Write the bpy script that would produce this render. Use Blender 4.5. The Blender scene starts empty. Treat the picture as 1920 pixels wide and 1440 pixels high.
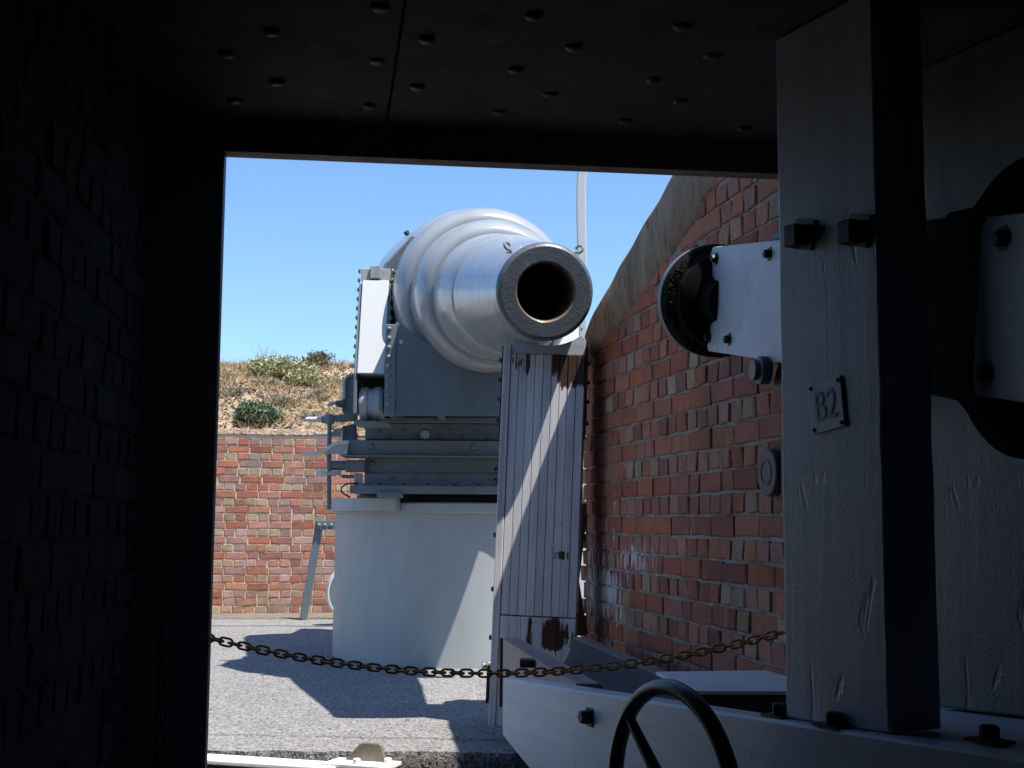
import bpy, bmesh, math, random
from mathutils import Vector, Matrix, Euler, noise

random.seed(7)
R = math.radians
S = bpy.context.scene
COL = S.collection

# ------------------------------------------------------------------ camera, sky, sun, exposure
cam_data = bpy.data.cameras.new('camera')
cam = bpy.data.objects.new('camera', cam_data)
COL.objects.link(cam)
cam_data.sensor_width = 36.0
cam_data.lens = 45.0
cam_data.clip_start = 0.05
cam_data.clip_end = 2000.0
cam.location = (0.0, 0.0, 1.0)
cam.rotation_euler = (Matrix.Rotation(math.pi / 2 + math.atan(260 / 2400), 3, 'X') @ Matrix.Rotation(R(0.4), 3, 'Z')).to_euler()
S.camera = cam

SUN = Vector((0.38, -0.25, 1.0)).normalized()
world = bpy.data.worlds.new('World')
S.world = world
world.use_nodes = True
wn = world.node_tree
bg = wn.nodes['Background']
sky = wn.nodes.new('ShaderNodeTexSky')
sky.sky_type = 'NISHITA'
sky.sun_disc = False
sky.sun_elevation = math.asin(SUN.z)
sky.sun_rotation = math.atan2(SUN.x, SUN.y)
sky.altitude = 0
sky.air_density = 1.0
sky.dust_density = 0.35
sky.ozone_density = 2.2
tint = wn.nodes.new('ShaderNodeMix')          # a deeper, cleaner blue than the model's own
tint.data_type = 'RGBA'; tint.blend_type = 'MULTIPLY'
tint.inputs[0].default_value = 1.0
tint.inputs[7].default_value = (0.80, 0.98, 1.16, 1)
wn.links.new(sky.outputs[0], tint.inputs[6])
wn.links.new(tint.outputs[2], bg.inputs['Color'])
bg.inputs['Strength'].default_value = 0.10

sun_data = bpy.data.lights.new('sun', 'SUN')
sun_data.energy = 4.7
sun_data.angle = R(0.5)
sun_data.color = (1.0, 0.955, 0.88)
sun = bpy.data.objects.new('sun', sun_data)
COL.objects.link(sun)
sun.rotation_euler = (-SUN).to_track_quat('-Z', 'Y').to_euler()
sun.location = (6, -4, 18)

S.view_settings.view_transform = 'Standard'
S.view_settings.look = 'None'
S.view_settings.gamma = 1.0
S.view_settings.use_curve_mapping = False
S.view_settings.exposure = 0.85
S.render.engine = 'CYCLES'
S.cycles.max_bounces = 10
S.cycles.diffuse_bounces = 5
S.cycles.use_denoising = True

# ------------------------------------------------------------------ helpers
def rnd(a, b): return random.uniform(a, b)

class MB:
    """collects verts and faces, builds ONE mesh object"""
    def __init__(s): s.v = []; s.f = []
    def add(s, vs, fs):
        o = len(s.v)
        s.v += [tuple(p) for p in vs]
        s.f += [tuple(i + o for i in f) for f in fs]
        return s
    def box(s, c, d, rot=None):
        hx, hy, hz = d[0] / 2, d[1] / 2, d[2] / 2
        pts = [Vector((x, y, z)) for x in (-hx, hx) for y in (-hy, hy) for z in (-hz, hz)]
        if rot is not None: pts = [rot @ p for p in pts]
        c = Vector(c)
        return s.add([p + c for p in pts], [(0, 1, 3, 2), (4, 6, 7, 5), (0, 4, 5, 1), (2, 3, 7, 6), (0, 2, 6, 4), (1, 5, 7, 3)])
    def span(s, a, b):
        return s.box([(a[i] + b[i]) / 2 for i in range(3)], [abs(b[i] - a[i]) for i in range(3)])
    def prism(s, poly, o, ux, uy, depth):
        """polygon in the (ux, uy) plane at o, extruded along depth vector"""
        o, ux, uy, depth = Vector(o), Vector(ux), Vector(uy), Vector(depth)
        n = len(poly)
        a = [o + ux * p[0] + uy * p[1] for p in poly]
        b = [p + depth for p in a]
        fs = [tuple(range(n)), tuple(range(2 * n - 1, n - 1, -1))]
        fs += [(i, i + n, (i + 1) % n + n, (i + 1) % n) for i in range(n)]
        return s.add(a + b, fs)
    def lathe(s, prof, o, ax, n=32, up=(0, 0, 1), capa=True, capb=True):
        o, ax = Vector(o), Vector(ax).normalized()
        e1 = Vector(up).cross(ax)
        if e1.length < 1e-4: e1 = Vector((1, 0, 0))
        e1.normalize(); e2 = ax.cross(e1)
        vs = []; fs = []
        for t, r in prof:
            for k in range(n):
                a = 2 * math.pi * k / n
                vs.append(o + ax * t + (e1 * math.cos(a) + e2 * math.sin(a)) * r)
        m = len(prof)
        for i in range(m - 1):
            for k in range(n):
                k2 = (k + 1) % n
                fs.append((i * n + k, i * n + k2, (i + 1) * n + k2, (i + 1) * n + k))
        if capa: fs.append(tuple(range(n - 1, -1, -1)))
        if capb: fs.append(tuple((m - 1) * n + k for k in range(n)))
        return s.add(vs, fs)
    def tube(s, pts, r, n=8, closed=False):
        pts = [Vector(p) for p in pts]
        m = len(pts); vs = []; fs = []
        rr = r if isinstance(r, (list, tuple)) else [r] * m
        prev = None
        for i, p in enumerate(pts):
            if closed: t = pts[(i + 1) % m] - pts[i - 1]
            else: t = pts[min(i + 1, m - 1)] - pts[max(i - 1, 0)]
            t.normalize()
            if prev is None:
                e = t.cross(Vector((0, 0, 1)))
                if e.length < 1e-3: e = t.cross(Vector((1, 0, 0)))
            else:
                e = prev - t * prev.dot(t)
            e.normalize(); prev = e; g = t.cross(e)
            for k in range(n):
                a = 2 * math.pi * k / n
                vs.append(p + (e * math.cos(a) + g * math.sin(a)) * rr[i])
        for i in range(m if closed else m - 1):
            j = (i + 1) % m
            for k in range(n):
                k2 = (k + 1) % n
                fs.append((i * n + k, i * n + k2, j * n + k2, j * n + k))
        if not closed:
            fs.append(tuple(range(n - 1, -1, -1)))
            fs.append(tuple((m - 1) * n + k for k in range(n)))
        return s.add(vs, fs)
    def mesh(s, name, m, smooth=None):
        me = bpy.data.meshes.new(name)
        me.from_pydata(s.v, [], s.f)
        bm = bmesh.new(); bm.from_mesh(me)
        bmesh.ops.recalc_face_normals(bm, faces=bm.faces)
        bm.to_mesh(me); bm.free()
        me.materials.append(m)
        if smooth is not None:
            me.shade_smooth()
            me.set_sharp_from_angle(angle=R(smooth))
        return me
    def build(s, name, m, parent=None, smooth=None, bevel=0):
        return link(name, s.mesh(name, m, smooth), parent, bevel)

def wloc(o):
    p = Matrix.Identity(4)
    if o.parent: p = wloc(o.parent) @ o.matrix_parent_inverse
    return p @ o.matrix_basis

def link(name, me, parent=None, bevel=0, world=True):
    """a part is given in world coordinates unless world=False (parent's own frame)"""
    o = bpy.data.objects.new(name, me)
    COL.objects.link(o)
    if parent is not None:
        o.parent = parent
        if world: o.matrix_parent_inverse = wloc(parent).inverted()
    if bevel:
        b = o.modifiers.new('bevel', 'BEVEL')
        b.width = bevel; b.segments = 2; b.limit_method = 'ANGLE'; b.angle_limit = R(35)
    return o

def tag(o, label=None, cat=None, group=None, kind=None):
    if label: o['label'] = label
    if cat: o['category'] = cat
    if group: o['group'] = group
    if kind: o['kind'] = kind
    return o

def empty(name, loc, label, cat, group=None):
    o = bpy.data.objects.new(name, None)
    o.empty_display_size = 0.1
    o.location = loc
    COL.objects.link(o)
    return tag(o, label, cat, group)

# ------------------------------------------------------------------ materials
def new_mat(name):
    m = bpy.data.materials.new(name); m.use_nodes = True
    nt = m.node_tree
    return m, nt, nt.nodes['Principled BSDF']

def nz(nt, vec, scale, detail=4, rough=0.55, dist=0.0):
    n = nt.nodes.new('ShaderNodeTexNoise')
    n.inputs['Scale'].default_value = scale
    n.inputs['Detail'].default_value = detail
    n.inputs['Roughness'].default_value = rough
    n.inputs['Distortion'].default_value = dist
    nt.links.new(vec, n.inputs['Vector'])
    return n.outputs['Fac']

def ramp(nt, fac, a, b):
    r = nt.nodes.new('ShaderNodeMapRange')
    r.inputs['From Min'].default_value = a
    r.inputs['From Max'].default_value = b
    nt.links.new(fac, r.inputs['Value'])
    return r.outputs['Result']

def mixc(nt, fac, a, b):
    x = nt.nodes.new('ShaderNodeMix'); x.data_type = 'RGBA'
    for sock, val in ((x.inputs[0], fac), (x.inputs[6], a), (x.inputs[7], b)):
        if hasattr(val, 'is_linked'): nt.links.new(val, sock)
        elif isinstance(val, (int, float)): sock.default_value = val
        else: sock.default_value = (*val, 1)
    return x.outputs[2]

def mth(nt, op, a, b=None):
    x = nt.nodes.new('ShaderNodeMath'); x.operation = op
    for i, val in enumerate((a, b)):
        if val is None: continue
        if hasattr(val, 'is_linked'): nt.links.new(val, x.inputs[i])
        else: x.inputs[i].default_value = val
    return x.outputs[0]

def bump(nt, bsdf, h, strength, dist=0.01, prev=None):
    b = nt.nodes.new('ShaderNodeBump')
    b.inputs['Strength'].default_value = strength
    b.inputs['Distance'].default_value = dist
    nt.links.new(h, b.inputs['Height'])
    if prev is not None: nt.links.new(prev, b.inputs['Normal'])
    nt.links.new(b.outputs[0], bsdf.inputs['Normal'])
    return b.outputs[0]

def position(nt): return nt.nodes.new('ShaderNodeNewGeometry').outputs['Position']
def objco(nt): return nt.nodes.new('ShaderNodeTexCoord').outputs['Object']

def stretch(nt, vec, s):
    m = nt.nodes.new('ShaderNodeMapping')
    m.inputs['Scale'].default_value = s
    nt.links.new(vec, m.inputs['Vector'])
    return m.outputs[0]

def paint(name, base, dirt, rough=0.45, dirt_amt=(0.5, 0.8), dscale=3.0, streak=True, bscale=60, bstr=0.15, metal=0.0, coat=0.0, bdist=0.004, second=None):
    m, nt, b = new_mat(name)
    p = position(nt)
    v = stretch(nt, p, (1, 1, 0.25)) if streak else p
    f = ramp(nt, nz(nt, v, dscale, 6, 0.62), *dirt_amt)
    c = mixc(nt, f, base, dirt)
    fine = ramp(nt, nz(nt, p, 90, 3), 0.3, 0.75)
    c = mixc(nt, mth(nt, 'MULTIPLY', fine, 0.16), c, tuple(x * 0.55 for x in base))
    if second:
        g = ramp(nt, nz(nt, stretch(nt, p, (1, 1, 0.4)), second[1], 8, 0.7), second[2], second[2] + 0.05)
        c = mixc(nt, g, c, second[0])
    nt.links.new(c, b.inputs['Base Color'])
    rr = nt.nodes.new('ShaderNodeMapRange')
    rr.inputs['To Min'].default_value = rough - 0.07; rr.inputs['To Max'].default_value = rough + 0.14
    nt.links.new(nz(nt, p, 7, 5), rr.inputs['Value'])
    nt.links.new(rr.outputs[0], b.inputs['Roughness'])
    b.inputs['Metallic'].default_value = metal
    b.inputs['Coat Weight'].default_value = coat
    b.inputs['Coat Roughness'].default_value = 0.2
    n1 = bump(nt, b, nz(nt, p, bscale, 4), bstr, bdist)
    bump(nt, b, nz(nt, p, 9, 3), bstr * 0.5, 0.01, n1)
    return m

GREY = (0.37, 0.395, 0.405)
M_grey = paint('grey_gun_paint', GREY, (0.30, 0.32, 0.32), 0.42, bstr=0.1)
M_drum = paint('pedestal_paint', GREY, (0.315, 0.33, 0.325), 0.42, (0.42, 0.72), 4.0, bstr=0.14, second=((0.27, 0.265, 0.25), 9, 0.70))
M_greyd = paint('dark_grey_gun_paint', (0.125, 0.150, 0.160), (0.09, 0.105, 0.115), 0.42, bstr=0.12)
M_mid = paint('mid_grey_gun_paint', (0.150, 0.175, 0.190), (0.105, 0.12, 0.128), 0.45, bstr=0.12, second=((0.13, 0.10, 0.075), 14, 0.69))
M_barrel = paint('grey_barrel_paint', (0.335, 0.35, 0.36), (0.25, 0.265, 0.27), 0.24, (0.45, 0.75), 2.2, False, 110, 0.07, coat=0.5, bdist=0.003)
M_muzzle = paint('worn_muzzle_paint', (0.085, 0.095, 0.105), (0.15, 0.15, 0.14), 0.38, (0.5, 0.75), 5, False, 75, 0.35, coat=0.15, bdist=0.005, second=((0.30, 0.30, 0.29), 40, 0.68))
M_rust = paint('rust', (0.085, 0.042, 0.022), (0.035, 0.022, 0.016), 0.8, (0.4, 0.7), 9, False, 90, 0.5)
M_brass = paint('bare_bright_lip', (0.22, 0.15, 0.075), (0.10, 0.055, 0.028), 0.55, metal=0.3)
M_white = paint('white_painted_steel', (0.57, 0.58, 0.58), (0.50, 0.51, 0.50), 0.4, bstr=0.06)
M_galv = paint('weathered_zinc', (0.36, 0.37, 0.34), (0.25, 0.26, 0.22), 0.55, (0.4, 0.6), 12)
M_black = paint('black_iron', (0.012, 0.012, 0.013), (0.02, 0.017, 0.014), 0.5, bstr=0.2)
M_wheelblk = paint('black_enamel', (0.010, 0.010, 0.011), (0.018, 0.016, 0.015), 0.32, bstr=0.12, coat=0.3)
M_ironlt = paint('dull_iron', (0.16, 0.165, 0.17), (0.09, 0.085, 0.08), 0.5)
M_ceil = paint('dark_blotched_steel', (0.052, 0.050, 0.045), (0.022, 0.021, 0.019), 0.85, (0.38, 0.66), 5, False, 40, 0.4, second=((0.095, 0.09, 0.08), 11, 0.62))  # dark base with darker and paler blotches
M_lintel = paint('old_brown_steel', (0.27, 0.22, 0.18), (0.15, 0.12, 0.095), 0.7, (0.4, 0.6), 14, False, 60, 0.4)
M_plate = paint('grey_enamel_plate', (0.68, 0.73, 0.80), (0.62, 0.66, 0.72), 0.35, bstr=0.03)
M_letter = paint('blue_grey_lettering', (0.20, 0.24, 0.31), (0.17, 0.20, 0.25), 0.4, bstr=0.02)
M_darkiron = paint('dark_brown_iron', (0.085, 0.075, 0.068), (0.05, 0.042, 0.037), 0.6)
M_pole = paint('pale_grey_pole', (0.50, 0.51, 0.52), (0.42, 0.43, 0.43), 0.4)
M_bronze = paint('tarnished_bronze', (0.20, 0.17, 0.12), (0.10, 0.085, 0.06), 0.5, (0.4, 0.65), 9, False, 60, 0.4)
M_railtop = paint('white_rail_paint', (0.80, 0.80, 0.78), (0.62, 0.58, 0.52), 0.5, (0.55, 0.75), 6, False, second=((0.18, 0.09, 0.05), 9, 0.68))
M_leather = paint('matt_black', (0.010, 0.009, 0.008), (0.006, 0.006, 0.006), 0.95, bstr=0.1)
M_leather.node_tree.nodes['Principled BSDF'].inputs['Specular IOR Level'].default_value = 0.12

def chain_mat(name, a, b):
    return paint(name, a, b, 0.75, (0.4, 0.65), 25, False, 160, 0.5)
M_chain = chain_mat('rusty_chain_iron', (0.66, 0.36, 0.10), (0.42, 0.19, 0.055))

def timber(name, base, dirt, bare=None, zones=(), axis='z', grain=34, bstr=0.35, rough=0.5, thr=0.62, peel=0.0):
    """painted timber: grain stretched along one axis; bare wood shows through flaked patches"""
    m, nt, b = new_mat(name)
    p = objco(nt)
    sc = {'x': (0.06, 1, 1), 'y': (1, 0.06, 1), 'z': (1, 1, 0.06)}[axis]
    gv = stretch(nt, p, sc)
    g = nz(nt, gv, grain, 6, 0.6, 0.4)
    big = nz(nt, stretch(nt, p, {'x': (0.2, 1, 1), 'y': (1, 0.2, 1), 'z': (1, 1, 0.2)}[axis]), 4.5, 6, 0.65)
    c = mixc(nt, ramp(nt, big, 0.45, 0.72), base, dirt)
    c = mixc(nt, mth(nt, 'MULTIPLY', ramp(nt, g, 0.45, 0.75), 0.28), c, tuple(x * 0.45 for x in base))
    spots = ramp(nt, nz(nt, stretch(nt, p, (1, 1, 0.55)), 46, 3), 0.70, 0.75)
    c = mixc(nt, mth(nt, 'MULTIPLY', spots, 0.5), c, (0.06, 0.055, 0.05))
    h = g
    if bare:
        fa = nz(nt, stretch(nt, p, (1, 1, 0.30)), 10, 8, 0.66)
        fb = nz(nt, stretch(nt, p, (1, 1, 0.09)), 48, 6, 0.7)
        flake = mth(nt, 'ADD', mth(nt, 'MULTIPLY', fa, 0.6), mth(nt, 'MULTIPLY', fb, 0.4))
        tot = None
        sep = nt.nodes.new('ShaderNodeSeparateXYZ'); nt.links.new(p, sep.inputs[0])
        wn_ = nt.nodes.new('ShaderNodeTexWhiteNoise'); wn_.noise_dimensions = '1D'      # every plank has lost a different length of paint
        nt.links.new(mth(nt, 'FLOOR', mth(nt, 'DIVIDE', mth(nt, 'ADD', sep.outputs[0], 0.2025), 0.045)), wn_.inputs['W'])
        per = mth(nt, 'ADD', 0.55, mth(nt, 'MULTIPLY', wn_.outputs['Value'], 0.7))
        for (cx, cz, rx, rz, amt) in zones:
            dx = mth(nt, 'DIVIDE', mth(nt, 'SUBTRACT', sep.outputs[0], cx), rx)
            dz = mth(nt, 'DIVIDE', mth(nt, 'SUBTRACT', sep.outputs[2], cz), rz)
            d2 = mth(nt, 'ADD', mth(nt, 'POWER', mth(nt, 'ABSOLUTE', dx), 4.0), mth(nt, 'POWER', mth(nt, 'ABSOLUTE', dz), 4.0))
            w = mth(nt, 'MULTIPLY', mth(nt, 'MAXIMUM', mth(nt, 'SUBTRACT', 1.0, d2), 0.0), mth(nt, 'MULTIPLY', per, amt))
            tot = w if tot is None else mth(nt, 'MAXIMUM', tot, w)
        val = flake if tot is None else mth(nt, 'ADD', flake, tot)
        tone = mth(nt, 'ADD', 0.86, mth(nt, 'MULTIPLY', wn_.outputs['Value'], 0.20))
        hv = nt.nodes.new('ShaderNodeHueSaturation'); nt.links.new(c, hv.inputs['Color']); nt.links.new(tone, hv.inputs['Value']); c = hv.outputs[0]
        grime = ramp(nt, nz(nt, stretch(nt, p, (1, 1, 0.05)), 26, 5, 0.6), 0.52, 0.68)
        c = mixc(nt, mth(nt, 'MULTIPLY', grime, 0.45), c, (0.26, 0.235, 0.20))
        k = ramp(nt, val, thr, thr + 0.025)
        wood = mixc(nt, g, bare, tuple(x * 0.35 for x in bare))
        c = mixc(nt, k, c, wood)
        h = mth(nt, 'SUBTRACT', g, mth(nt, 'MULTIPLY', k, 0.8))
    nt.links.new(c, b.inputs['Base Color'])
    b.inputs['Roughness'].default_value = rough
    if peel:
        gouge = ramp(nt, nz(nt, stretch(nt, p, (1, 1, 0.32)), 17, 3, 0.5, 0.6), 0.66, 0.74)
        h = mth(nt, 'SUBTRACT', h, mth(nt, 'MULTIPLY', gouge, 1.5))
    n1 = bump(nt, b, h, bstr, 0.006)
    bump(nt, b, nz(nt, stretch(nt, p, (1, 1, 0.75)), 165, 5, 0.65), max(bstr * 0.8, peel), 0.002, n1)
    return m

M_prop = timber('flaking_white_prop_paint', (0.68, 0.67, 0.68), (0.47, 0.455, 0.44), (0.085, 0.036, 0.018),
                zones=((0.12, 1.90, 0.16, 0.26, 0.34), (-0.135, 1.88, 0.06, 0.16, 0.32), (0.065, 0.455, 0.155, 0.105, 0.29), (0.045, 1.05, 0.02, 0.62, 0.15), (0.09, 0.84, 0.13, 0.03, 0.14), (0.0, 0.80, 0.19, 0.10, 0.09)), thr=0.70)
M_post = timber('thick_white_post_paint', (0.54, 0.57, 0.65), (0.44, 0.45, 0.49), axis='z', grain=22, bstr=0.24, rough=0.34, peel=0.6)  # white paint, the sky's blue reflection mixed into its base colour
M_postdim = timber('shaded_post_paint', (0.15, 0.145, 0.145), (0.07, 0.068, 0.066), axis='z', grain=22, bstr=0.30, rough=0.38, peel=0.8)  # darker copy of the post paint, deeper shade put into its colour
M_sill = timber('white_sill_paint', (0.86, 0.87, 0.90), (0.70, 0.70, 0.71), axis='x', grain=22, bstr=0.2, rough=0.30)
M_board = timber('white_board_paint', (0.46, 0.49, 0.57), (0.38, 0.40, 0.44), axis='x', grain=18, bstr=0.32, rough=0.42)  # white too, with the same reflected sky blue in the base
M_tray = timber('bare_grey_timber', (0.20, 0.17, 0.155), (0.12, 0.105, 0.095), axis='y', grain=26, bstr=0.3, rough=0.8)
M_pink = timber('pinkish_primed_timber', (0.36, 0.27, 0.24), (0.25, 0.19, 0.17), axis='y', grain=26, bstr=0.25, rough=0.75)
M_trough = timber('dark_tarred_timber', (0.05, 0.047, 0.047), (0.03, 0.028, 0.028), axis='y', grain=26, bstr=0.25, rough=0.7)

def brick_mat(name, joined=False, stain=False, rough=0.85, in_shade=False):
    m, nt, b = new_mat(name)
    if joined:
        at = nt.nodes.new('ShaderNodeAttribute'); at.attribute_name = 'tint'
        c0 = at.outputs['Color']; p = position(nt)
    else:
        oi = nt.nodes.new('ShaderNodeObjectInfo')
        c0 = oi.outputs['Color']
        vm = nt.nodes.new('ShaderNodeVectorMath'); vm.operation = 'ADD'
        cb = nt.nodes.new('ShaderNodeCombineXYZ')
        k = mth(nt, 'MULTIPLY', oi.outputs['Random'], 37.0)
        for i in range(3): nt.links.new(k, cb.inputs[i])
        nt.links.new(objco(nt), vm.inputs[0]); nt.links.new(cb.outputs[0], vm.inputs[1])
        p = vm.outputs[0]
    hs = nt.nodes.new('ShaderNodeHueSaturation')
    hs.inputs['Value'].default_value = 0.55; hs.inputs['Saturation'].default_value = 0.9
    nt.links.new(c0, hs.inputs['Color'])
    blot = ramp(nt, nz(nt, p, 16, 6, 0.7), 0.42, 0.75)
    c = mixc(nt, mth(nt, 'MULTIPLY', blot, 0.75), c0, hs.outputs[0])
    pale = ramp(nt, nz(nt, stretch(nt, p, (1, 1, 0.5)), 34, 5, 0.7), 0.60, 0.72)
    c = mixc(nt, mth(nt, 'MULTIPLY', pale, 0.35), c, (0.055, 0.053, 0.052) if in_shade else (0.50, 0.44, 0.38))
    pit = ramp(nt, nz(nt, p, 130, 2), 0.66, 0.72)
    c = mixc(nt, pit, c, (0.05, 0.035, 0.03))
    pw_ = position(nt)
    soot = ramp(nt, nz(nt, stretch(nt, pw_, (1, 1, 0.45)), 1.7, 7, 0.68), 0.50, 0.70)
    c = mixc(nt, mth(nt, 'MULTIPLY', soot, 0.42), c, (0.075, 0.06, 0.05))
    lime = ramp(nt, nz(nt, stretch(nt, pw_, (1, 1, 0.28)), 9, 7, 0.72), 0.62, 0.74)
    if not in_shade: c = mixc(nt, mth(nt, 'MULTIPLY', lime, 0.38), c, (0.50, 0.45, 0.42))
    if stain: c = stain_mix(nt, c)
    nt.links.new(c, b.inputs['Base Color'])
    b.inputs['Roughness'].default_value = rough
    b.inputs['Specular IOR Level'].default_value = 0.25
    n1 = bump(nt, b, nz(nt, p, 60, 5, 0.65), 0.55, 0.003 if in_shade else 0.008)
    bump(nt, b, nz(nt, p, 220, 3), 0.4, 0.002, n1)
    return m

STAIN = []   # world points where salts have washed out of the right-hand wall
def stain_mix(nt, c):
    p = position(nt)
    sep = nt.nodes.new('ShaderNodeSeparateXYZ'); nt.links.new(p, sep.inputs[0])
    f = nz(nt, stretch(nt, p, (1, 1, 0.22)), 22, 7, 0.62)
    tot = None
    for (y, z, ry, rz, amt) in ((6.55, 0.66, 0.5, 0.26, 0.36), (6.1, 0.82, 0.6, 0.14, 0.26), (6.75, 0.85, 0.25, 0.2, 0.26), (6.3, 1.0, 0.9, 0.5, 0.12)):
        dy = mth(nt, 'DIVIDE', mth(nt, 'SUBTRACT', sep.outputs[1], y), ry)
        dz = mth(nt, 'DIVIDE', mth(nt, 'SUBTRACT', sep.outputs[2], z), rz)
        d2 = mth(nt, 'ADD', mth(nt, 'POWER', mth(nt, 'ABSOLUTE', dy), 2.0), mth(nt, 'POWER', mth(nt, 'ABSOLUTE', dz), 2.0))
        w = mth(nt, 'MULTIPLY', mth(nt, 'MAXIMUM', mth(nt, 'SUBTRACT', 1.0, d2), 0.0), amt)
        tot = w if tot is None else mth(nt, 'MAXIMUM', tot, w)
    k = ramp(nt, mth(nt, 'ADD', f, tot), 0.72, 0.80)
    return mixc(nt, mth(nt, 'MULTIPLY', k, 0.8), c, (0.62, 0.60, 0.60))

M_brick_s = brick_mat('sunlit_wall_brick')
M_brick_sj = brick_mat('sunlit_wall_brick_joined', True)
M_brick_r = brick_mat('parapet_brick', False, True)
M_brick_rj = brick_mat('parapet_brick_joined', True, True)
M_brick_l = brick_mat('shaded_inner_brick', rough=0.9, in_shade=True)  # brick whose colour carries the shade of the interior

def mortar_mat(name, a, b_, stain=False):
    m, nt, b = new_mat(name)
    p = position(nt)
    c = mixc(nt, ramp(nt, nz(nt, p, 5, 6), 0.35, 0.7), a, b_)
    c = mixc(nt, mth(nt, 'MULTIPLY', ramp(nt, nz(nt, p, 70, 3), 0.5, 0.7), 0.5), c, tuple(x * 0.5 for x in b_))
    if stain: c = stain_mix(nt, c)
    nt.links.new(c, b.inputs['Base Color'])
    b.inputs['Roughness'].default_value = 0.95
    bump(nt, b, nz(nt, p, 90, 5), 0.8, 0.01)
    return m
M_mortar_s = mortar_mat('sandy_mortar', (0.70, 0.57, 0.41), (0.58, 0.45, 0.31))
M_mortar_r = mortar_mat('grey_mortar', (0.38, 0.345, 0.30), (0.26, 0.235, 0.20), True)
M_mortar_l = mortar_mat('inner_mortar', (0.020, 0.0185, 0.018), (0.012, 0.0115, 0.011))  # near black, interior shade put into the joints as well
M_conc = mortar_mat('casemate_concrete', (0.20, 0.19, 0.18), (0.13, 0.12, 0.11))

def render_mat():
    m, nt, b = new_mat('weathered_render')
    p = position(nt)
    f = nz(nt, stretch(nt, p, (1, 1, 0.3)), 7, 8, 0.68)
    c = mixc(nt, ramp(nt, f, 0.36, 0.66), (0.23, 0.16, 0.10), (0.41, 0.30, 0.205))
    c = mixc(nt, ramp(nt, nz(nt, stretch(nt, p, (1, 1, 0.2)), 30, 6, 0.7), 0.52, 0.7), c, (0.085, 0.075, 0.06))
    nt.links.new(c, b.inputs['Base Color'])
    b.inputs['Roughness'].default_value = 0.95
    n1 = bump(nt, b, nz(nt, p, 24, 8, 0.7), 0.9, 0.02)
    bump(nt, b, nz(nt, p, 150, 4), 0.5, 0.003, n1)
    return m
M_render = render_mat()

def asphalt_mat():
    m, nt, b = new_mat('worn_asphalt')
    p = position(nt)
    vor = nt.nodes.new('ShaderNodeTexVoronoi'); vor.inputs['Scale'].default_value = 95
    nt.links.new(p, vor.inputs['Vector'])
    sepc = nt.nodes.new('ShaderNodeSeparateColor'); nt.links.new(vor.outputs['Color'], sepc.inputs[0])
    big = nz(nt, p, 0.9, 6, 0.6)
    base = mixc(nt, ramp(nt, big, 0.3, 0.7), (0.18, 0.172, 0.165), (0.23, 0.222, 0.216))
    c = mixc(nt, ramp(nt, sepc.outputs[0], 0.55, 1.0), base, (0.36, 0.34, 0.33))
    c = mixc(nt, ramp(nt, sepc.outputs[1], 0.66, 0.95), c, (0.055, 0.053, 0.055))
    c = mixc(nt, mth(nt, 'MULTIPLY', ramp(nt, nz(nt, p, 2.6, 7, 0.72), 0.54, 0.72), 0.5), c, (0.115, 0.108, 0.10))
    nt.links.new(c, b.inputs['Base Color'])
    b.inputs['Roughness'].default_value = 0.9
    n1 = bump(nt, b, vor.outputs['Distance'], 0.45, 0.006)
    bump(nt, b, nz(nt, p, 9, 5), 0.4, 0.02, n1)
    return m
M_asphalt = asphalt_mat()

def soil_mat(name, a, b_, d, sc=9):
    m, nt, b = new_mat(name)
    p = position(nt)
    c = mixc(nt, ramp(nt, nz(nt, p, sc * 0.16, 6, 0.65), 0.38, 0.64), a, b_)
    c = mixc(nt, ramp(nt, nz(nt, p, sc * 1.6, 6, 0.75), 0.52, 0.66), c, d)
    nt.links.new(c, b.inputs['Base Color'])
    b.inputs['Roughness'].default_value = 1.0
    b.inputs['Specular IOR Level'].default_value = 0.1
    bump(nt, b, nz(nt, p, sc * 1.3, 8, 0.7), 1.0, 0.08)
    return m
M_sand = soil_mat('sandy_bank', (0.58, 0.45, 0.31), (0.44, 0.32, 0.21), (0.26, 0.185, 0.12))
M_apron = soil_mat('sandy_apron', (0.42, 0.36, 0.28), (0.33, 0.28, 0.22), (0.22, 0.19, 0.15), 30)
M_earth = soil_mat('dark_gritty_earth', (0.10, 0.09, 0.08), (0.07, 0.062, 0.055), (0.035, 0.03, 0.028), 40)
M_gravel = soil_mat('broken_asphalt_edge', (0.27, 0.26, 0.25), (0.20, 0.19, 0.18), (0.09, 0.085, 0.08), 60)
M_tar = paint('tar', (0.03, 0.028, 0.028), (0.05, 0.048, 0.045), 0.8, streak=False)

def leaf_mat(name, a, b_, rough=0.6):
    m, nt, b = new_mat(name)
    p = position(nt)
    c = mixc(nt, ramp(nt, nz(nt, p, 11, 3), 0.35, 0.65), a, b_)
    nt.links.new(c, b.inputs['Base Color'])
    b.inputs['Roughness'].default_value = rough
    b.inputs['Subsurface Weight'].default_value = 0.0
    return m
M_leafg = leaf_mat('dark_green_leaf', (0.045, 0.085, 0.035), (0.10, 0.14, 0.07))
M_leafo = leaf_mat('olive_leaf', (0.07, 0.085, 0.035), (0.20, 0.16, 0.075))
M_succ = leaf_mat('succulent_leaf', (0.19, 0.21, 0.085), (0.36, 0.33, 0.17), 0.45)
M_dry = leaf_mat('dry_grass', (0.46, 0.34, 0.19), (0.30, 0.21, 0.12), 0.9)
M_litter = leaf_mat('dry_litter', (0.30, 0.225, 0.165), (0.14, 0.11, 0.085), 0.95)
M_greyleaf = leaf_mat('grey_green_leaf', (0.20, 0.19, 0.115), (0.29, 0.25, 0.17), 0.8)
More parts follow.
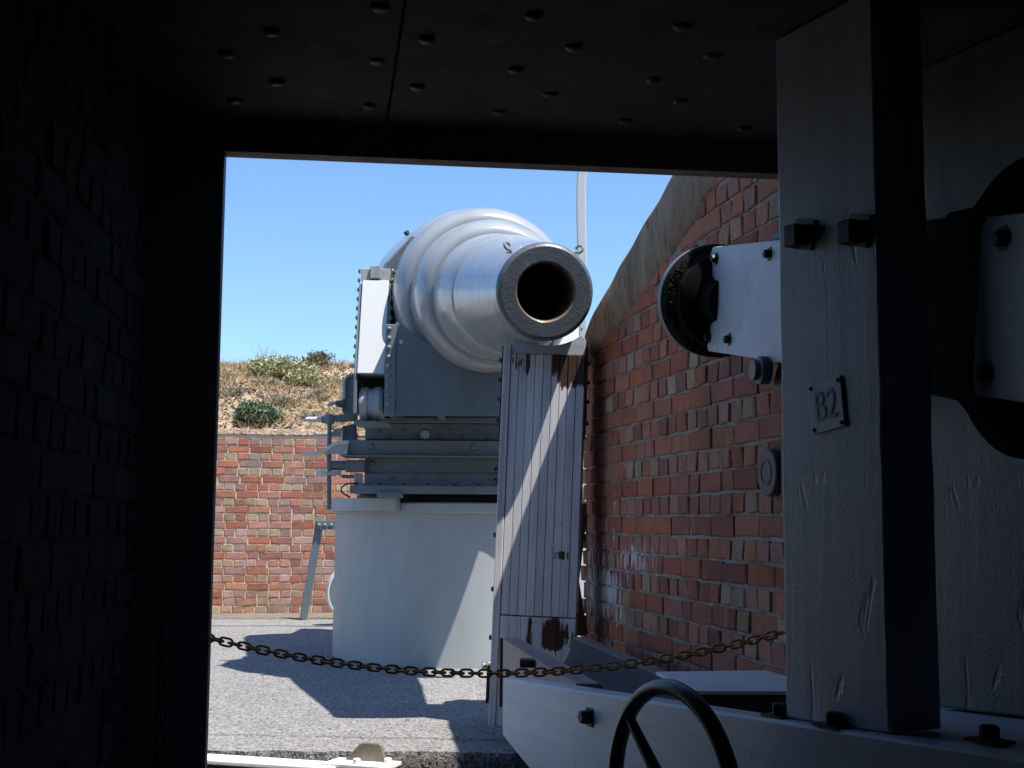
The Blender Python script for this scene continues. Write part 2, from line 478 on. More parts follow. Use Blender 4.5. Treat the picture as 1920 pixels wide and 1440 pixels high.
M_pale = leaf_mat('bleached_stone', (0.58, 0.50, 0.40), (0.42, 0.36, 0.28), 0.95)
M_twig = leaf_mat('twig', (0.12, 0.085, 0.055), (0.20, 0.15, 0.10), 0.9)

# ------------------------------------------------------------------ frames
CA = R(7.0)                                   # the casemate is turned 7 degrees off the view
CR = Vector((math.cos(CA), math.sin(CA), 0))   # along the opening, to the right
CV = Vector((-math.sin(CA), math.cos(CA), 0))  # out through the opening
J = Vector((-0.832, 3.62, 0))                  # left jamb, outer edge
UP = Vector((0, 0, 1))
def case(u, v, z): return J + CR * u + CV * v + UP * z

# ------------------------------------------------------------------ ground
def sheet(name, pts, z, m, kind='structure', cells=None, thick=None):
    mb = MB()
    if thick:
        mb.prism([(p[0], p[1]) for p in pts], (0, 0, z - thick), (1, 0, 0), (0, 1, 0), (0, 0, thick))
    else:
        mb.add([(x, y, z) for x, y in pts], [tuple(range(len(pts)))])
    return tag(mb.build(name, m), kind=kind)

sheet('ground', [(-400, -60), (400, -60), (400, 900), (-400, 900)], -0.12, M_earth)
# asphalt pan round the gun, its near edge broken
edge = []
x = -9.0
while x < 6.0:
    edge.append((x, 5.74 + rnd(-0.022, 0.022) - 0.03 * max(0, x))); x += 0.05
ap = MB()
n = len(edge)
back = [(p[0], 15.6) for p in edge]
vs = [(p[0], p[1], 0.0) for p in edge] + [(p[0], p[1], 0.0) for p in back] + [(p[0], p[1] - 0.012, -0.125) for p in edge]
fs = [(i, i + 1, n + i + 1, n + i) for i in range(n - 1)] + [(2 * n + i, 2 * n + i + 1, i + 1, i) for i in range(n - 1)]
ap.add(vs, fs)
tag(ap.build('asphalt_pavement', M_asphalt), kind='structure')
sheet('gravel_strip', [(-9, 4.4), (6, 4.4), (6, 5.76), (-9, 5.76)], -0.045, M_gravel)
# loose chips along the broken edge
chips = MB()
for i in range(2600):
    x = rnd(-1.7, 0.6); y = 5.72 - abs(random.gauss(0, 0.11)); s = rnd(0.005, 0.017)
    r = Euler((rnd(0, 6), rnd(0, 6), rnd(0, 6))).to_matrix()
    chips.box((x, y, -0.040 + s * 0.3), (s, s * rnd(0.6, 1), s * rnd(0.5, 0.9)), r)
tag(chips.build('loose_stone_chips', M_gravel), kind='stuff')
# sandy apron at the foot of the far wall and the tar seam in front of it
sheet('sand_apron', [(-6, 13.05), (0.5, 13.5), (4, 13.9), (4, 15.5), (-6, 15.5)], 0.004, M_apron)
seam = MB()
px = None
for i in range(60):
    a = (-4.6 + i * 0.12, 12.42 + 0.03 * math.sin(i * 0.7) + rnd(-.012, .012), 0.004)
    if px: seam.add([(px[0], px[1] - .018, .004), (a[0], a[1] - .018, .004), (a[0], a[1] + .018, .004), (px[0], px[1] + .018, .004)], [(0, 1, 2, 3)])
    px = a
tag(seam.build('tar_seam', M_tar), kind='structure')
seam = MB(); px = None
for i in range(44):
    a = (-1.75 + i * 0.06, 6.17 - 0.004 * i + 0.008 * math.sin(i * 0.9) + rnd(-.006, .006), 0.004)
    w = rnd(.002, .005)
    if px: seam.add([(px[0], px[1] - w, .004), (a[0], a[1] - w, .004), (a[0], a[1] + w, .004), (px[0], px[1] + w, .004)], [(0, 1, 2, 3)])
    px = a
tag(seam.build('pavement_crack', M_tar), kind='structure')

# ------------------------------------------------------------------ the sandy bank behind the far wall
FW_O = Vector((-5.2, 13.66, 0)); FW_A = R(11.0)
FW_U = Vector((math.cos(FW_A), math.sin(FW_A), 0)); FW_N = Vector((-math.sin(FW_A), math.cos(FW_A), 0))
FW_H = 2.0
def bank_h(d, s):
    """height of the bank at distance d behind the face of the wall"""
    t = min(max((d - 0.3) / 6.2, 0), 1)
    h = 1.98 + 1.52 * (t ** 0.85)
    if d > 6.5: h -= (d - 6.5) * 0.02 + max(0, d - 12) * 0.11
    h += 0.13 * noise.noise(Vector((s * 0.55, d * 0.55, 1.3))) * min(1, d) + 0.05 * noise.noise(Vector((s * 2.1, d * 2.1, 4.1))) * min(1, d * 1.5)
    h += 0.022 * noise.noise(Vector((s * 7, d * 7, 2.2))) * min(1, d)
    return max(h, -0.5)
bk = MB(); NS, ND = 150, 70
for j in range(ND):
    d = 0.24 + (j / (ND - 1)) ** 1.6 * 60
    for i in range(NS):
        s = -8 + 24 * i / (NS - 1)
        if d > 9: s = (s - 4) * (1 + (d - 9) * 0.12) + 4
        p = FW_O + FW_U * s + FW_N * d
        bk.v.append((p.x, p.y, bank_h(d, s)))
for j in range(ND - 1):
    for i in range(NS - 1):
        bk.f.append((j * NS + i, j * NS + i + 1, (j + 1) * NS + i + 1, (j + 1) * NS + i))
tag(bk.build('sandy_bank', M_sand, smooth=80), kind='structure')
def on_bank(px_s, d): 
    p = FW_O + FW_U * px_s + FW_N * d
    return Vector((p.x, p.y, bank_h(d, px_s)))

def blade(mb, p, d, l, w, bend=0.3):
    d = d.normalized(); side = d.cross(Vector((rnd(-1, 1), rnd(-1, 1), rnd(-.2, .2)))).normalized() * w
    mid = p + d * l * 0.55 + Vector((0, 0, -bend * l * 0.08)); tip = p + d * l + Vector((rnd(-1, 1), rnd(-1, 1), -0.5)) * l * bend * 0.4
    mb.add([p - side, p + side, mid + side * 0.8, mid - side * 0.8, tip], [(0, 1, 2, 3), (3, 2, 4)])
def chiplet(mb, p, s, flat=0.25):
    r = Euler((rnd(-.6, .6), rnd(-.6, .6), rnd(0, 6.3))).to_matrix()
    a = s * rnd(0.6, 1.5); b = s * rnd(0.3, 0.8)
    mb.add([p + r @ Vector(q) for q in ((-a, -b, 0), (a, -b * .6, flat * s), (a * .7, b, 0), (-a * .8, b, flat * s * 1.5))], [(0, 1, 2, 3)])

dry = MB()
for i in range(6800):
    s = rnd(-1.8, 5.4); d = rnd(0.35, 6.8)
    if noise.noise(Vector((s * 1.6, d * 0.8, 7))) < -0.10 and random.random() < 0.85: continue
    p = on_bank(s, d)
    for k in range(random.randint(4, 9)):
        q = p + Vector((rnd(-.05, .05), rnd(-.05, .05), -.01))
        blade(dry, q, Vector((rnd(-.9, .9), rnd(-.9, .9), rnd(0.25, 1.1))), rnd(0.05, 0.19), rnd(0.003, 0.0065))
tag(dry.build('dry_grass_tufts', M_dry), kind='stuff')
lit = MB()
for i in range(13500):
    s = rnd(-1.8, 5.4); d = rnd(0.28, 7)
    if noise.noise(Vector((s * 1.4, d * 1.2, 2))) < -0.25: continue
    chiplet(lit, on_bank(s, d) + Vector((0, 0, 0.012)), rnd(0.012, 0.034))
tag(lit.build('dry_leaf_litter', M_litter), kind='stuff')
st = MB()
for i in range(630):
    s = rnd(-1.8, 5.4); d = rnd(0.3, 6.8)
    z = rnd(0.008, 0.024)
    st.box(on_bank(s, d) + Vector((0, 0, z * .2)), (z * 2, z * 1.5, z), Euler((rnd(-.4, .4), rnd(-.4, .4), rnd(0, 6))).to_matrix())
tag(st.build('bleached_pebbles', M_pale), kind='stuff')

def bush(name, s, d, rx, ry, h, m, label, cat, nl, leaf=(0.02, 0.045), wid=0.35, dead=0.0, clumps=26):
    base = on_bank(s, d)
    t = empty(name, base, label, cat)
    tw = MB(); lf = MB()
    cl = []
    for k in range(clumps):
        a = rnd(0, 6.283); q = math.sqrt(rnd(0, 1)) * 0.85; e = rnd(0.15, 1.0)
        hh = h * e * math.sqrt(max(0.05, 1 - q * q * 0.8))
        c = base + Vector((math.cos(a) * q * rx, math.sin(a) * q * ry, hh)); cl.append(c)
        mid = base + (c - base) * 0.5 + Vector((rnd(-.04, .04), rnd(-.04, .04), -0.03 * h))
        tw.tube([base + Vector((rnd(-.04, .04), rnd(-.04, .04), -0.03)), mid, c], [0.009, 0.006, 0.003], 4)
    for k in range(nl):
        c = random.choice(cl); rr = min(rx, h) * 0.26
        p = c + Vector((random.gauss(0, rr), random.gauss(0, rr), random.gauss(0, rr * 0.8)))
        if p.z < base.z + 0.01: p.z = base.z + rnd(0.01, 0.06)
        blade(lf, p, Vector((rnd(-1, 1), rnd(-1, 1), rnd(-.2, 1.2))), rnd(*leaf) * 2, rnd(*leaf) * wid, 0.2)
    tw.build('stem', M_twig, t)
    lf.build('foliage', m, t)
    return t

bush('green_shrub', 2.42, 0.62, 0.27, 0.28, 0.19, M_leafg, 'dark green shrub growing just above the brick coping of the sunlit wall', 'shrub', 1500, (0.016, 0.034), 0.45)
bush('dry_shrub', 3.32, 6.1, 0.20, 0.2, 0.22, M_leafo, 'olive brown round bush on the skyline nearest the gun carriage', 'shrub', 800, (0.018, 0.038), 0.35, clumps=30)
bush('small_bush', 1.35, 6.3, 0.2, 0.2, 0.12, M_leafo, 'tiny scrubby bush on the skyline beside the dark doorway', 'shrub', 350, (0.016, 0.03), 0.35, clumps=12)
bush('creeping_succulent', 2.80, 5.0, 0.62, 0.6, 0.24, M_succ, 'yellow green succulent mound sprawling over the crest of the sandy bank', 'plant', 2600, (0.025, 0.05), 0.30, clumps=50)
bush('trailing_succulent', 3.05, 3.6, 0.30, 0.75, 0.15, M_succ, 'pale green succulent trailing down the middle of the sandy bank', 'plant', 900, (0.02, 0.042), 0.30, clumps=26)
for (s_, d_, rx_, h_) in ((2.05, 2.2, 0.20, 0.10), (2.75, 1.7, 0.26, 0.11), (3.15, 2.3, 0.22, 0.12), (3.35, 1.1, 0.18, 0.09), (2.5, 3.2, 0.24, 0.10), (1.9, 4.2, 0.22, 0.09), (3.4, 4.3, 0.26, 0.12), (3.05, 1.0, 0.15, 0.08)):
    t = bush('dry_clump', s_, d_, rx_, rx_, h_, M_greyleaf, 'low straw and grey green clump half dried out on the sandy bank', 'grass clump', 420, (0.018, 0.036), 0.22, clumps=14)
    t['group'] = 'low dry clumps scattered over the sandy bank'
tf = on_bank(2.5, 5.6)
t = empty('tall_grass', tf, 'thin pale grass stalks standing up against the sky behind the succulent mound', 'grass tuft')
g = MB()
for k in range(46):
    blade(g, tf + Vector((rnd(-.12, .12), rnd(-.1, .1), 0)), Vector((rnd(-.35, .35), rnd(-.3, .3), 1)), rnd(0.3, 0.62), rnd(0.0022, 0.004), 0.3)
g.build('stalks', M_dry, t)

# ------------------------------------------------------------------ bricks
PAL_SUN = [(0.40, 0.145, 0.085), (0.41, 0.17, 0.115), (0.43, 0.205, 0.15), (0.36, 0.125, 0.08), (0.44, 0.20, 0.115), (0.38, 0.20, 0.165), (0.35, 0.16, 0.115), (0.42, 0.27, 0.235)]
PAL_HEAD = [(0.43, 0.31, 0.19), (0.40, 0.25, 0.16), (0.43, 0.23, 0.155), (0.40, 0.18, 0.12), (0.38, 0.28, 0.18), (0.41, 0.25, 0.20), (0.36, 0.17, 0.13)]
PAL_PAR = [(0.43, 0.132, 0.068), (0.39, 0.118, 0.068), (0.42, 0.152, 0.09), (0.34, 0.102, 0.064), (0.45, 0.175, 0.10), (0.38, 0.138, 0.092)]
PAL_PARH = [(0.43, 0.24, 0.135), (0.43, 0.175, 0.11), (0.44, 0.15, 0.088), (0.39, 0.265, 0.175), (0.43, 0.20, 0.145), (0.33, 0.13, 0.10), (0.39, 0.195, 0.145), (0.42, 0.15, 0.10), (0.35, 0.125, 0.082)]
PAL_IN = [(0.016, 0.013, 0.012), (0.012, 0.010, 0.009), (0.018, 0.017, 0.016), (0.012, 0.0095, 0.009), (0.030, 0.029, 0.028)]  # brick tones lowered to stand in for the dim interior

def brick_mesh(L, H, D, m, seed):
    """18-quad brick, front at local y=0 facing -y, worn uneven arrises"""
    rg = random.Random(seed)
    c = 0.0042
    def jit(a): return rg.uniform(-a, a)
    def ring(y, ix, iz, a):
        pts = []
        for (sx, sz) in ((-1, -1), (0, -1), (1, -1), (1, 1), (0, 1), (-1, 1)):
            pts.append((sx * (L / 2 - ix) + jit(a), y + jit(a * 0.4), sz * (H / 2 - iz) + jit(a)))
        return pts
    v = ring(0, c + 0.002, c, 0.0052) + ring(c, 0, 0, 0.0042) + ring(D, 0, 0, 0)
    f = [(0, 1, 4, 5), (1, 2, 3, 4)]
    for r in (0, 6):
        for i in range(6): f.append((r + i, r + (i + 1) % 6, r + 6 + (i + 1) % 6, r + 6 + i))
    mb = MB(); mb.add(v, f)
    return mb

def lay_bricks(root, m_obj, m_join, s0, s1, z0, courses, pitch, want, first, pal, palh, head_start=0, limit=295, tiltz=0.006, LS=0.228, LH=0.110, J=0.011):
    H = pitch - J
    var = {}
    for kind, L in (('s', LS), ('h', LH), ('q', 0.055)):
        var[kind] = [(brick_mesh(L, H, 0.06, m_obj, hash((kind, k)) % 9999 + k), None) for k in range(8)]
        var[kind] = [(mb, mb.mesh('brick', m_obj)) for mb, _ in var[kind]]
    spots = []
    for c in range(courses):
        z = z0 + pitch * (c + 0.5)
        kind = 'h' if (c + head_start) % 2 == 0 else 's'
        L = LH if kind == 'h' else LS
        s = s0 - rnd(0, 0.02) - (0.06 if kind == 'h' else 0.0)
        while s < s1:
            k = kind; l = L
            if kind == 's' and random.random() < 0.10: k, l = 'h', LH      # a closer or patched half brick
            mid = s + l / 2
            w = want(mid, z)
            if w: spots.append((w, mid, z, k))
            s += l + J + rnd(-0.002, 0.003)
    spots.sort(key=lambda q: -q[0])
    shown = 0
    jn = MB(); cols = []
    for w, mid, z, k in spots:
        p = palh if (k == 'h' and random.random() < 0.75) else pal
        col = random.choice(p); f = rnd(0.78, 1.16)
        col = tuple(min(0.9, x * f) for x in col)
        mb, me = random.choice(var[k])
        y = rnd(-0.006, 0.001)
        if first(mid, z) and shown < limit:
            o = bpy.data.objects.new('brick', me)
            COL.objects.link(o); o.parent = root
            o.location = (mid, y, z + rnd(-.002, .002))
            o.rotation_euler = (rnd(-.02, .02), rnd(-tiltz, tiltz), rnd(-.012, .012))
            o.scale = (rnd(0.975, 1.012), 1, rnd(0.95, 1.02))
            o.color = (*col, 1)
            shown += 1
        else:
            jn.add([(q[0] + mid, q[1] + y, q[2] + z) for q in mb.v], mb.f)
            cols += [col] * len(mb.f)
    if jn.f:
        me = bpy.data.meshes.new('bricks_beyond')
        me.from_pydata(jn.v, [], jn.f); me.materials.append(m_join)
        at = me.attributes.new('tint', 'FLOAT_COLOR', 'FACE')
        for i, c in enumerate(cols): at.data[i].color = (*c, 1)
        bm = bmesh.new(); bm.from_mesh(me); bmesh.ops.recalc_face_normals(bm, faces=bm.faces); bm.to_mesh(me); bm.free()
        o = bpy.data.objects.new('bricks_beyond', me); COL.objects.link(o); o.parent = root
        o['kind'] = 'stuff'
    return shown

# far wall: root mesh is the mortar core in its own frame (x along, y into the wall, z up)
fw = MB(); fw.span((-3, 0.0075, -0.1), (12, 0.42, FW_H - 0.055))
far_wall = fw.build('brick_wall', M_mortar_s)
far_wall.location = FW_O; far_wall.rotation_euler = (0, 0, FW_A)
tag(far_wall, 'sunlit low brick wall holding back the sandy bank behind the gun', 'wall')
far_wall.rotation_euler = (0, 0, FW_A)
bpy.context.view_layer.update()
PF = 0.0832
lay_bricks(far_wall, M_brick_s, M_brick_sj, -0.5, 9.0, 0.0, 23, PF, lambda s, z: 2 - abs(s - 2.6) * 0.1,
           lambda s, z: 1.55 < s < 3.62, PAL_SUN, PAL_HEAD, 0)
# coping course, bricks on edge under a skim of pale sand
M_coping = soil_mat('sand_dusted_brick', (0.80, 0.60, 0.43), (0.72, 0.50, 0.36), (0.60, 0.40, 0.29), 14)
cpm = [brick_mesh(0.077, 0.060, 0.40, M_coping, 70 + k).mesh('coping_brick', M_coping, None) for k in range(5)]
s = 1.5
cop = MB()
while s < 9:
    if s < 3.7:
        o = bpy.data.objects.new('coping_brick', random.choice(cpm)); COL.objects.link(o); o.parent = far_wall
        o.location = (s, rnd(-.016, -.006), FW_H - 0.022 + rnd(-.005, .005)); o.rotation_euler = (0, rnd(-.03, .03), 0)
    else:
        cop.box((s, 0.2, FW_H - 0.03), (0.077, 0.40, 0.060))
    s += 0.08
o = cop.build('coping_beyond', M_mortar_s, far_wall); o.matrix_parent_inverse = Matrix.Identity(4); o['kind'] = 'stuff'

# ------------------------------------------------------------------ right-hand parapet wall
RW_O = Vector((0.392, 6.9, 0)); RW_D = Vector((0.530, -2.5, 0)).normalized()
RW_A = math.atan2(RW_D.y, RW_D.x)
TOP = [(0.0, 1.86), (0.03, 1.98), (0.107, 2.06), (0.212, 2.126), (0.509, 2.215), (0.954, 2.364), (1.233, 2.445), (1.454, 2.515), (2.2, 2.72), (2.95, 2.92)]
LOW = [(0.0, 1.76), (0.054, 1.80), (0.18, 1.86), (0.313, 1.905), (0.692, 1.985), (1.072, 2.065), (1.41, 2.16), (1.683, 2.235), (1.962, 2.33), (2.3, 2.43), (2.95, 2.62)]
def interp(tab, s):
    if s <= tab[0][0]: return tab[0][1]
    for a, b in zip(tab, tab[1:]):
        if s <= b[0]: return a[1] + (b[1] - a[1]) * (s - a[0]) / (b[0] - a[0])
    return tab[-1][1]
pw = MB()
poly = [(0.012, -0.1)] + [(2.95, -0.1)] + [(s, z - 0.012) for s, z in reversed(TOP)]
poly[-1] = (0.012, poly[-1][1])
pw.prism(poly, (0, 0.0068, 0), (1, 0, 0), (0, 0, 1), (0, 0.48, 0))
par_wall = pw.build('brick_wall', M_mortar_r)
par_wall.location = RW_O; par_wall.rotation_euler = (0, 0, RW_A)
tag(par_wall, 'shaded red brick wall with sloping rendered top to the right of the gun muzzle', 'wall')
PR = 0.0862
lay_bricks(par_wall, M_brick_r, M_brick_rj, 0.0, 2.93, 0.0, 31, PR,
           lambda s, z: (1 + s) if z < interp(LOW, s) + 0.03 else 0,
           lambda s, z: s < 2.62 and z > 0.42 - 0.06 * s, PAL_PAR, PAL_PARH, 0)
# the cement render that covers the sloping top, ragged along its lower edge
rb = MB()
low = []; s = 0.0
while s <= 2.95:
    low.append((s, interp(LOW, s) + 0.022 * noise.noise(Vector((s * 9, 3, 0))) + 0.016 * noise.noise(Vector((s * 27, 8, 0))))); s += 0.02
ss = [p[0] for p in low]
m_ = len(ss); vs = []; fs = []
for i, s in enumerate(ss):
    zt = interp(TOP, s); zl = low[i][1]
    yo = 0.006 * noise.noise(Vector((s * 5, 1, 2)))
    vs += [(s, 0.004, zl), (s, -0.014 + yo, zl + 0.02), (s, -0.020 + yo, (zl + zt) / 2), (s, -0.022 + yo, zt - 0.05), (s, -0.004 + yo, zt - 0.012), (s, 0.03, zt), (s, 0.47, zt + 0.01), (s, 0.51, zt - 0.05), (s, 0.51, zl)]
for i in range(m_ - 1):
    for k in range(8): fs.append((i * 9 + k, (i + 1) * 9 + k, (i + 1) * 9 + k + 1, i * 9 + k + 1))
fs.append(tuple(range(8, -1, -1)))
rb.add(vs, fs)
o = rb.build('render_coat', M_render, par_wall, smooth=50); o.matrix_parent_inverse = Matrix.Identity(4)

# ------------------------------------------------------------------ casemate
# left inner brick wall, the gloom indoors put into its near-black colours
LW_O = case(-0.19, -3.4, 0)
lw = MB(); lw.span((-3.4, 0.002, -0.1), (3.15, 0.45, 2.6))
left_wall = lw.build('inner_brick_wall', M_mortar_l)
left_wall.location = LW_O; left_wall.rotation_euler = (0, 0, CA + math.pi / 2)
tag(left_wall, 'shade-darkened brick wall inside the casemate, left of the doorway', 'wall')
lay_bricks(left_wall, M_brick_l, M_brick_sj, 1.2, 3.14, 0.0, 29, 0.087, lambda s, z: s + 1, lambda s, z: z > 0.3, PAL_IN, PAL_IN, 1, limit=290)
# steel door frame on the left, lintel beam, ceiling plates
jm = MB()
o_ = case(-0.19, -0.20, -0.1)
jm.prism([(0, 0), (0.19, 0.14), (0.19, 0.20), (-0.6, 0.20), (-0.6, 0.0)], o_, CR, CV, (0, 0, 2.155))
tag(jm.build('door_jamb', M_black, bevel=0.004), 'black steel jamb forming the left edge of the opening', 'door jamb')

lt = MB()
ZL = 2.063
lt.prism([(-0.7, -0.05), (4.2, -0.05), (4.2, 0.0), (-0.7, 0.0)], case(0, 0, ZL), CR, CV, (0, 0, 0.34))
lintel = empty('lintel_beam', case(0.9, 0, ZL), 'brown steel lintel across the top of the opening', 'lintel')
lt.build('web', M_lintel, lintel, bevel=0.003)
lf = MB(); lf.prism([(-0.7, -0.058), (4.2, -0.058), (4.2, 0.006), (-0.7, 0.006)], case(0, 0, ZL - 0.014), CR, CV, (0, 0, 0.013))
lf.build('bottom_flange', M_lintel, lintel, bevel=0.002)

ZC = 2.135
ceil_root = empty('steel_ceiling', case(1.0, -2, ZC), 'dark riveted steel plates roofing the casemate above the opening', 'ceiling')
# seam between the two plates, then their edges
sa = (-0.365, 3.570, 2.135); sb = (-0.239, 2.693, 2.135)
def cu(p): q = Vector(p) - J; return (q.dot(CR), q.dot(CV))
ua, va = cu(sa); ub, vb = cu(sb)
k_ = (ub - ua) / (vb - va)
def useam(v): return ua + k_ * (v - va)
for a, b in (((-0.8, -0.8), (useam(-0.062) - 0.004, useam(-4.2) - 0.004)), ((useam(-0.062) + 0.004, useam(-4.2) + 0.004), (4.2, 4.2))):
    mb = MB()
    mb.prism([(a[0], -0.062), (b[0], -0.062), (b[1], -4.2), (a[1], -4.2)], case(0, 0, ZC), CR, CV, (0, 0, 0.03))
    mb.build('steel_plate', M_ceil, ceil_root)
bolt_mb = MB(); bolt_mb.lathe([(0, 0.0215), (0.010, 0.0205), (0.017, 0.015), (0.020, 0.006)], (0, 0, 0), (0, 0, -1), 10)
bolt_me = bolt_mb.mesh('bolt_head', M_black, 50)
for p in ((-0.703, 3.022, 2.135), (-0.758, 3.373, 2.135), (-0.565, 2.876, 2.135), (-0.614, 3.218, 2.135), (-0.298, 2.729, 2.135), (-0.340, 3.070, 2.135), (-0.398, 3.410, 2.135),
          (-0.207, 2.916, 2.135), (-0.254, 3.251, 2.135), (0.042, 2.771, 2.135), (0.004, 3.119, 2.135), (-0.042, 3.457, 2.135), (0.141, 2.964, 2.135), (0.097, 3.307, 2.135),
          (0.386, 2.833, 2.135), (0.358, 3.190, 2.135), (0.317, 3.530, 2.135), (0.482, 3.017, 2.135), (0.449, 3.356, 2.135), (0.663, 3.586, 2.135)):
    o = link('bolt_head', bolt_me, ceil_root)
    o.location = Vector(p) + Vector((0, 0, 0.002)); o.scale = (rnd(.9, 1.1), rnd(.9, 1.1), rnd(.45, .75))
# concrete shell
def shell(name, u0, u1, v0, v1, z0, z1, m=M_conc):
    mb = MB(); mb.prism([(u0, v0), (u1, v0), (u1, v1), (u0, v1)], case(0, 0, z0), CR, CV, (0, 0, z1 - z0))
    return tag(mb.build(name, m), kind='structure')
shell('casemate_roof', -2.6, 4.6, -7.2, -0.07, ZC + 0.034, 2.75)
shell('front_wall_above', -2.6, 4.6, -0.066, -0.002, ZL + 0.345, 3.05)
shell('front_wall_left', -2.6, -0.80, -0.30, -0.004, -0.1, ZL + 0.34)
shell('front_wall_right', 1.93, 4.6, -0.30, -0.004, -0.1, ZL - 0.016)
shell('back_wall', -2.6, 4.6, -7.4, -7.2, -0.1, 2.75)
shell('right_inner_wall', 2.5, 2.9, -7.2, -0.31, -0.1, ZC - 0.004)
shell('casemate_floor', -0.19, 2.5, -7.2, 0.35, -0.1, -0.05)

# ------------------------------------------------------------------ pedestal drum
DC = Vector((-0.31, 10.0, 0)); DR = 1.045
ped = empty('gun_pedestal', DC, 'pale grey cylindrical iron pedestal under the gun carriage', 'gun pedestal')
d = MB(); d.lathe([(-0.02, DR + 0.002), (0.0, DR + 0.002), (1.06, DR)], DC, (0, 0, 1), 96, up=(1, 0, 0))
d.build('drum', M_drum, ped, smooth=30)
d = MB(); d.lathe([(1.055, DR - .01), (1.062, DR + 0.022), (1.070, DR + 0.028), (1.128, DR + 0.028), (1.136, DR + 0.018), (1.140, DR - 0.12)], DC, (0, 0, 1), 96, up=(1, 0, 0))
d.build('rim', M_drum, ped, smooth=35)
d = MB(); d.lathe([(1.13, DR - 0.16), (1.20, DR - 0.16)], DC, (0, 0, 1), 64, up=(1, 0, 0))
d.build('roller_path', M_black, ped, smooth=30)
# clip on the left of the rim
c = MB()
arc = []
for k in range(7):
    a = R(-158 + k * 7.0)
    arc.append((math.cos(a) * (DR + 0.030), math.sin(a) * (DR + 0.030)))
for i in range(6):
    (x0, y0), (x1, y1) = arc[i], arc[i + 1]
    w = 1.06
    c.add([(DC.x + x0, DC.y + y0, 1.075), (DC.x + x1, DC.y + y1, 1.075), (DC.x + x1, DC.y + y1, 1.165), (DC.x + x0, DC.y + y0, 1.165),
           (DC.x + x0 * w, DC.y + y0 * w, 1.075), (DC.x + x1 * w, DC.y + y1 * w, 1.075), (DC.x + x1 * w, DC.y + y1 * w, 1.165), (DC.x + x0 * w, DC.y + y0 * w, 1.165)],
          [(0, 1, 2, 3), (4, 5, 6, 7), (3, 2, 6, 7), (0, 1, 5, 4)] + ([(0, 3, 7, 4)] if i == 0 else []) + ([(1, 2, 6, 5)] if i == 5 else []))
c.build('rim_clip', M_grey, ped)

# ------------------------------------------------------------------ gun carriage
CX = DC.x
car = empty('gun_carriage', (CX, 10.0, 1.2), 'grey riveted iron gun carriage and turntable on the cylindrical pedestal', 'gun carriage')
def cbox(name, a, b, m=M_mid, parent=None, bevel=0.005):
    mb = MB(); mb.span(a, b)
    return mb.build(name, m, parent or car, bevel=bevel)
riv_mb = MB(); riv_mb.lathe([(0, 0.0185), (0.006, 0.0175), (0.012, 0.012), (0.0155, 0.004)], (0, 0, 0), (0, -1, 0), 10)
riv = {}
def rivets(pts, parent, m, axis=(0, -1, 0), k=1.0):
    if m.name not in riv: riv[m.name] = riv_mb.mesh('rivet', m, 50)
    q = Vector((0, -1, 0)).rotation_difference(Vector(axis))
    for p in pts:
        o = link('rivet', riv[m.name], parent)
        o.rotation_mode = 'QUATERNION'; o.rotation_quaternion = q
        o.location = p; o.scale = (k, k, k)
XL, XR = -1.03, 0.43          # girder ends
# lower girder, seen end on: bottom flange, web, ledge plate, upper web, top flange
bf = cbox('bottom_flange', (-1.115, 8.86, 1.195), (0.56, 11.2, 1.25))
cbox('pivot_pad', (-0.925, 8.83, 1.165), (-0.75, 8.95, 1.205), M_mid, None, 0.008)
web = cbox('girder_web', (XL, 9.0, 1.25), (XR, 11.0, 1.70))
an = cbox('angle_iron', (XL + 0.002, 8.965, 1.252), (XR - 0.002, 8.998, 1.335))
an2 = cbox('angle_iron', (XL + 0.002, 8.965, 1.575), (XR - 0.002, 8.998, 1.688))
led = cbox('ledge_plate', (XL - 0.14, 8.90, 1.462), (XR + 0.14, 8.99, 1.565))
cbox('ledge_lip', (XL - 0.155, 8.855, 1.448), (XR + 0.155, 8.99, 1.460))
rivets([(XL + 0.10 + 0.087 * k, 8.966, 1.276 + 0.032 * (k % 2)) for k in range(16)], an, M_mid)
rivets([(XL + 0.09 + 0.0865 * k, 8.966, 1.632 - 0.03 * (k % 2)) for k in range(16)], an2, M_mid)
rivets([(XL + 0.05, 8.999, 1.405), (XR - 0.05, 8.999, 1.405)], web, M_mid, k=1.15)
rivets([(XL + 0.055, 8.901, 1.52), (XL + 0.77, 8.901, 1.515), (XR - 0.055, 8.901, 1.52)], led, M_mid, k=1.2)
rivets([(XL + 0.0 + 0.086 * k, 8.93, 1.251) for k in range(18)], bf, M_mid, (0, 0, 1), 0.9)
mb = MB(); mb.lathe([(0, 0.034), (0.018, 0.034), (0.022, 0.028)], (-0.606, 8.965, 1.607), (0, -1, 0), 8)
mb.build('hex_nut', M_grey, an2)
for x in (0.0, -0.09):
    for z, yh in ((1.375, 8.999), (1.30, 8.964)):
        mb = MB(); mb.lathe([(0, 0.013), (0.003, 0.012)], (x - .02, yh, z), (0, -1, 0), 10); mb.build('bolt_hole', M_black, an)
# top flange
tfl = cbox('top_flange', (-0.935, 8.84, 1.705), (XR - 0.06, 9.3, 1.715))
tan_ = cbox('flange_angle', (-0.77, 9.05, 1.717), (XR - 0.12, 9.08, 1.815), M_mid)
cbox('flange_plate', (XL - 0.06, 8.86, 1.690), (XR + 0.06, 9.6, 1.704))
rivets([(-0.70 + 0.087 * k, 8.93, 1.716) for k in range(13)], tfl, M_mid, (0, 0, 1), 1.0)
mb = MB(); mb.lathe([(0, 0.095), (0.045, 0.095), (0.052, 0.085)], (-0.845, 8.955, 1.717), (0, 0, 1), 20, up=(1, 0, 0))
mb.build('pivot_boss', M_mid, car, smooth=40)
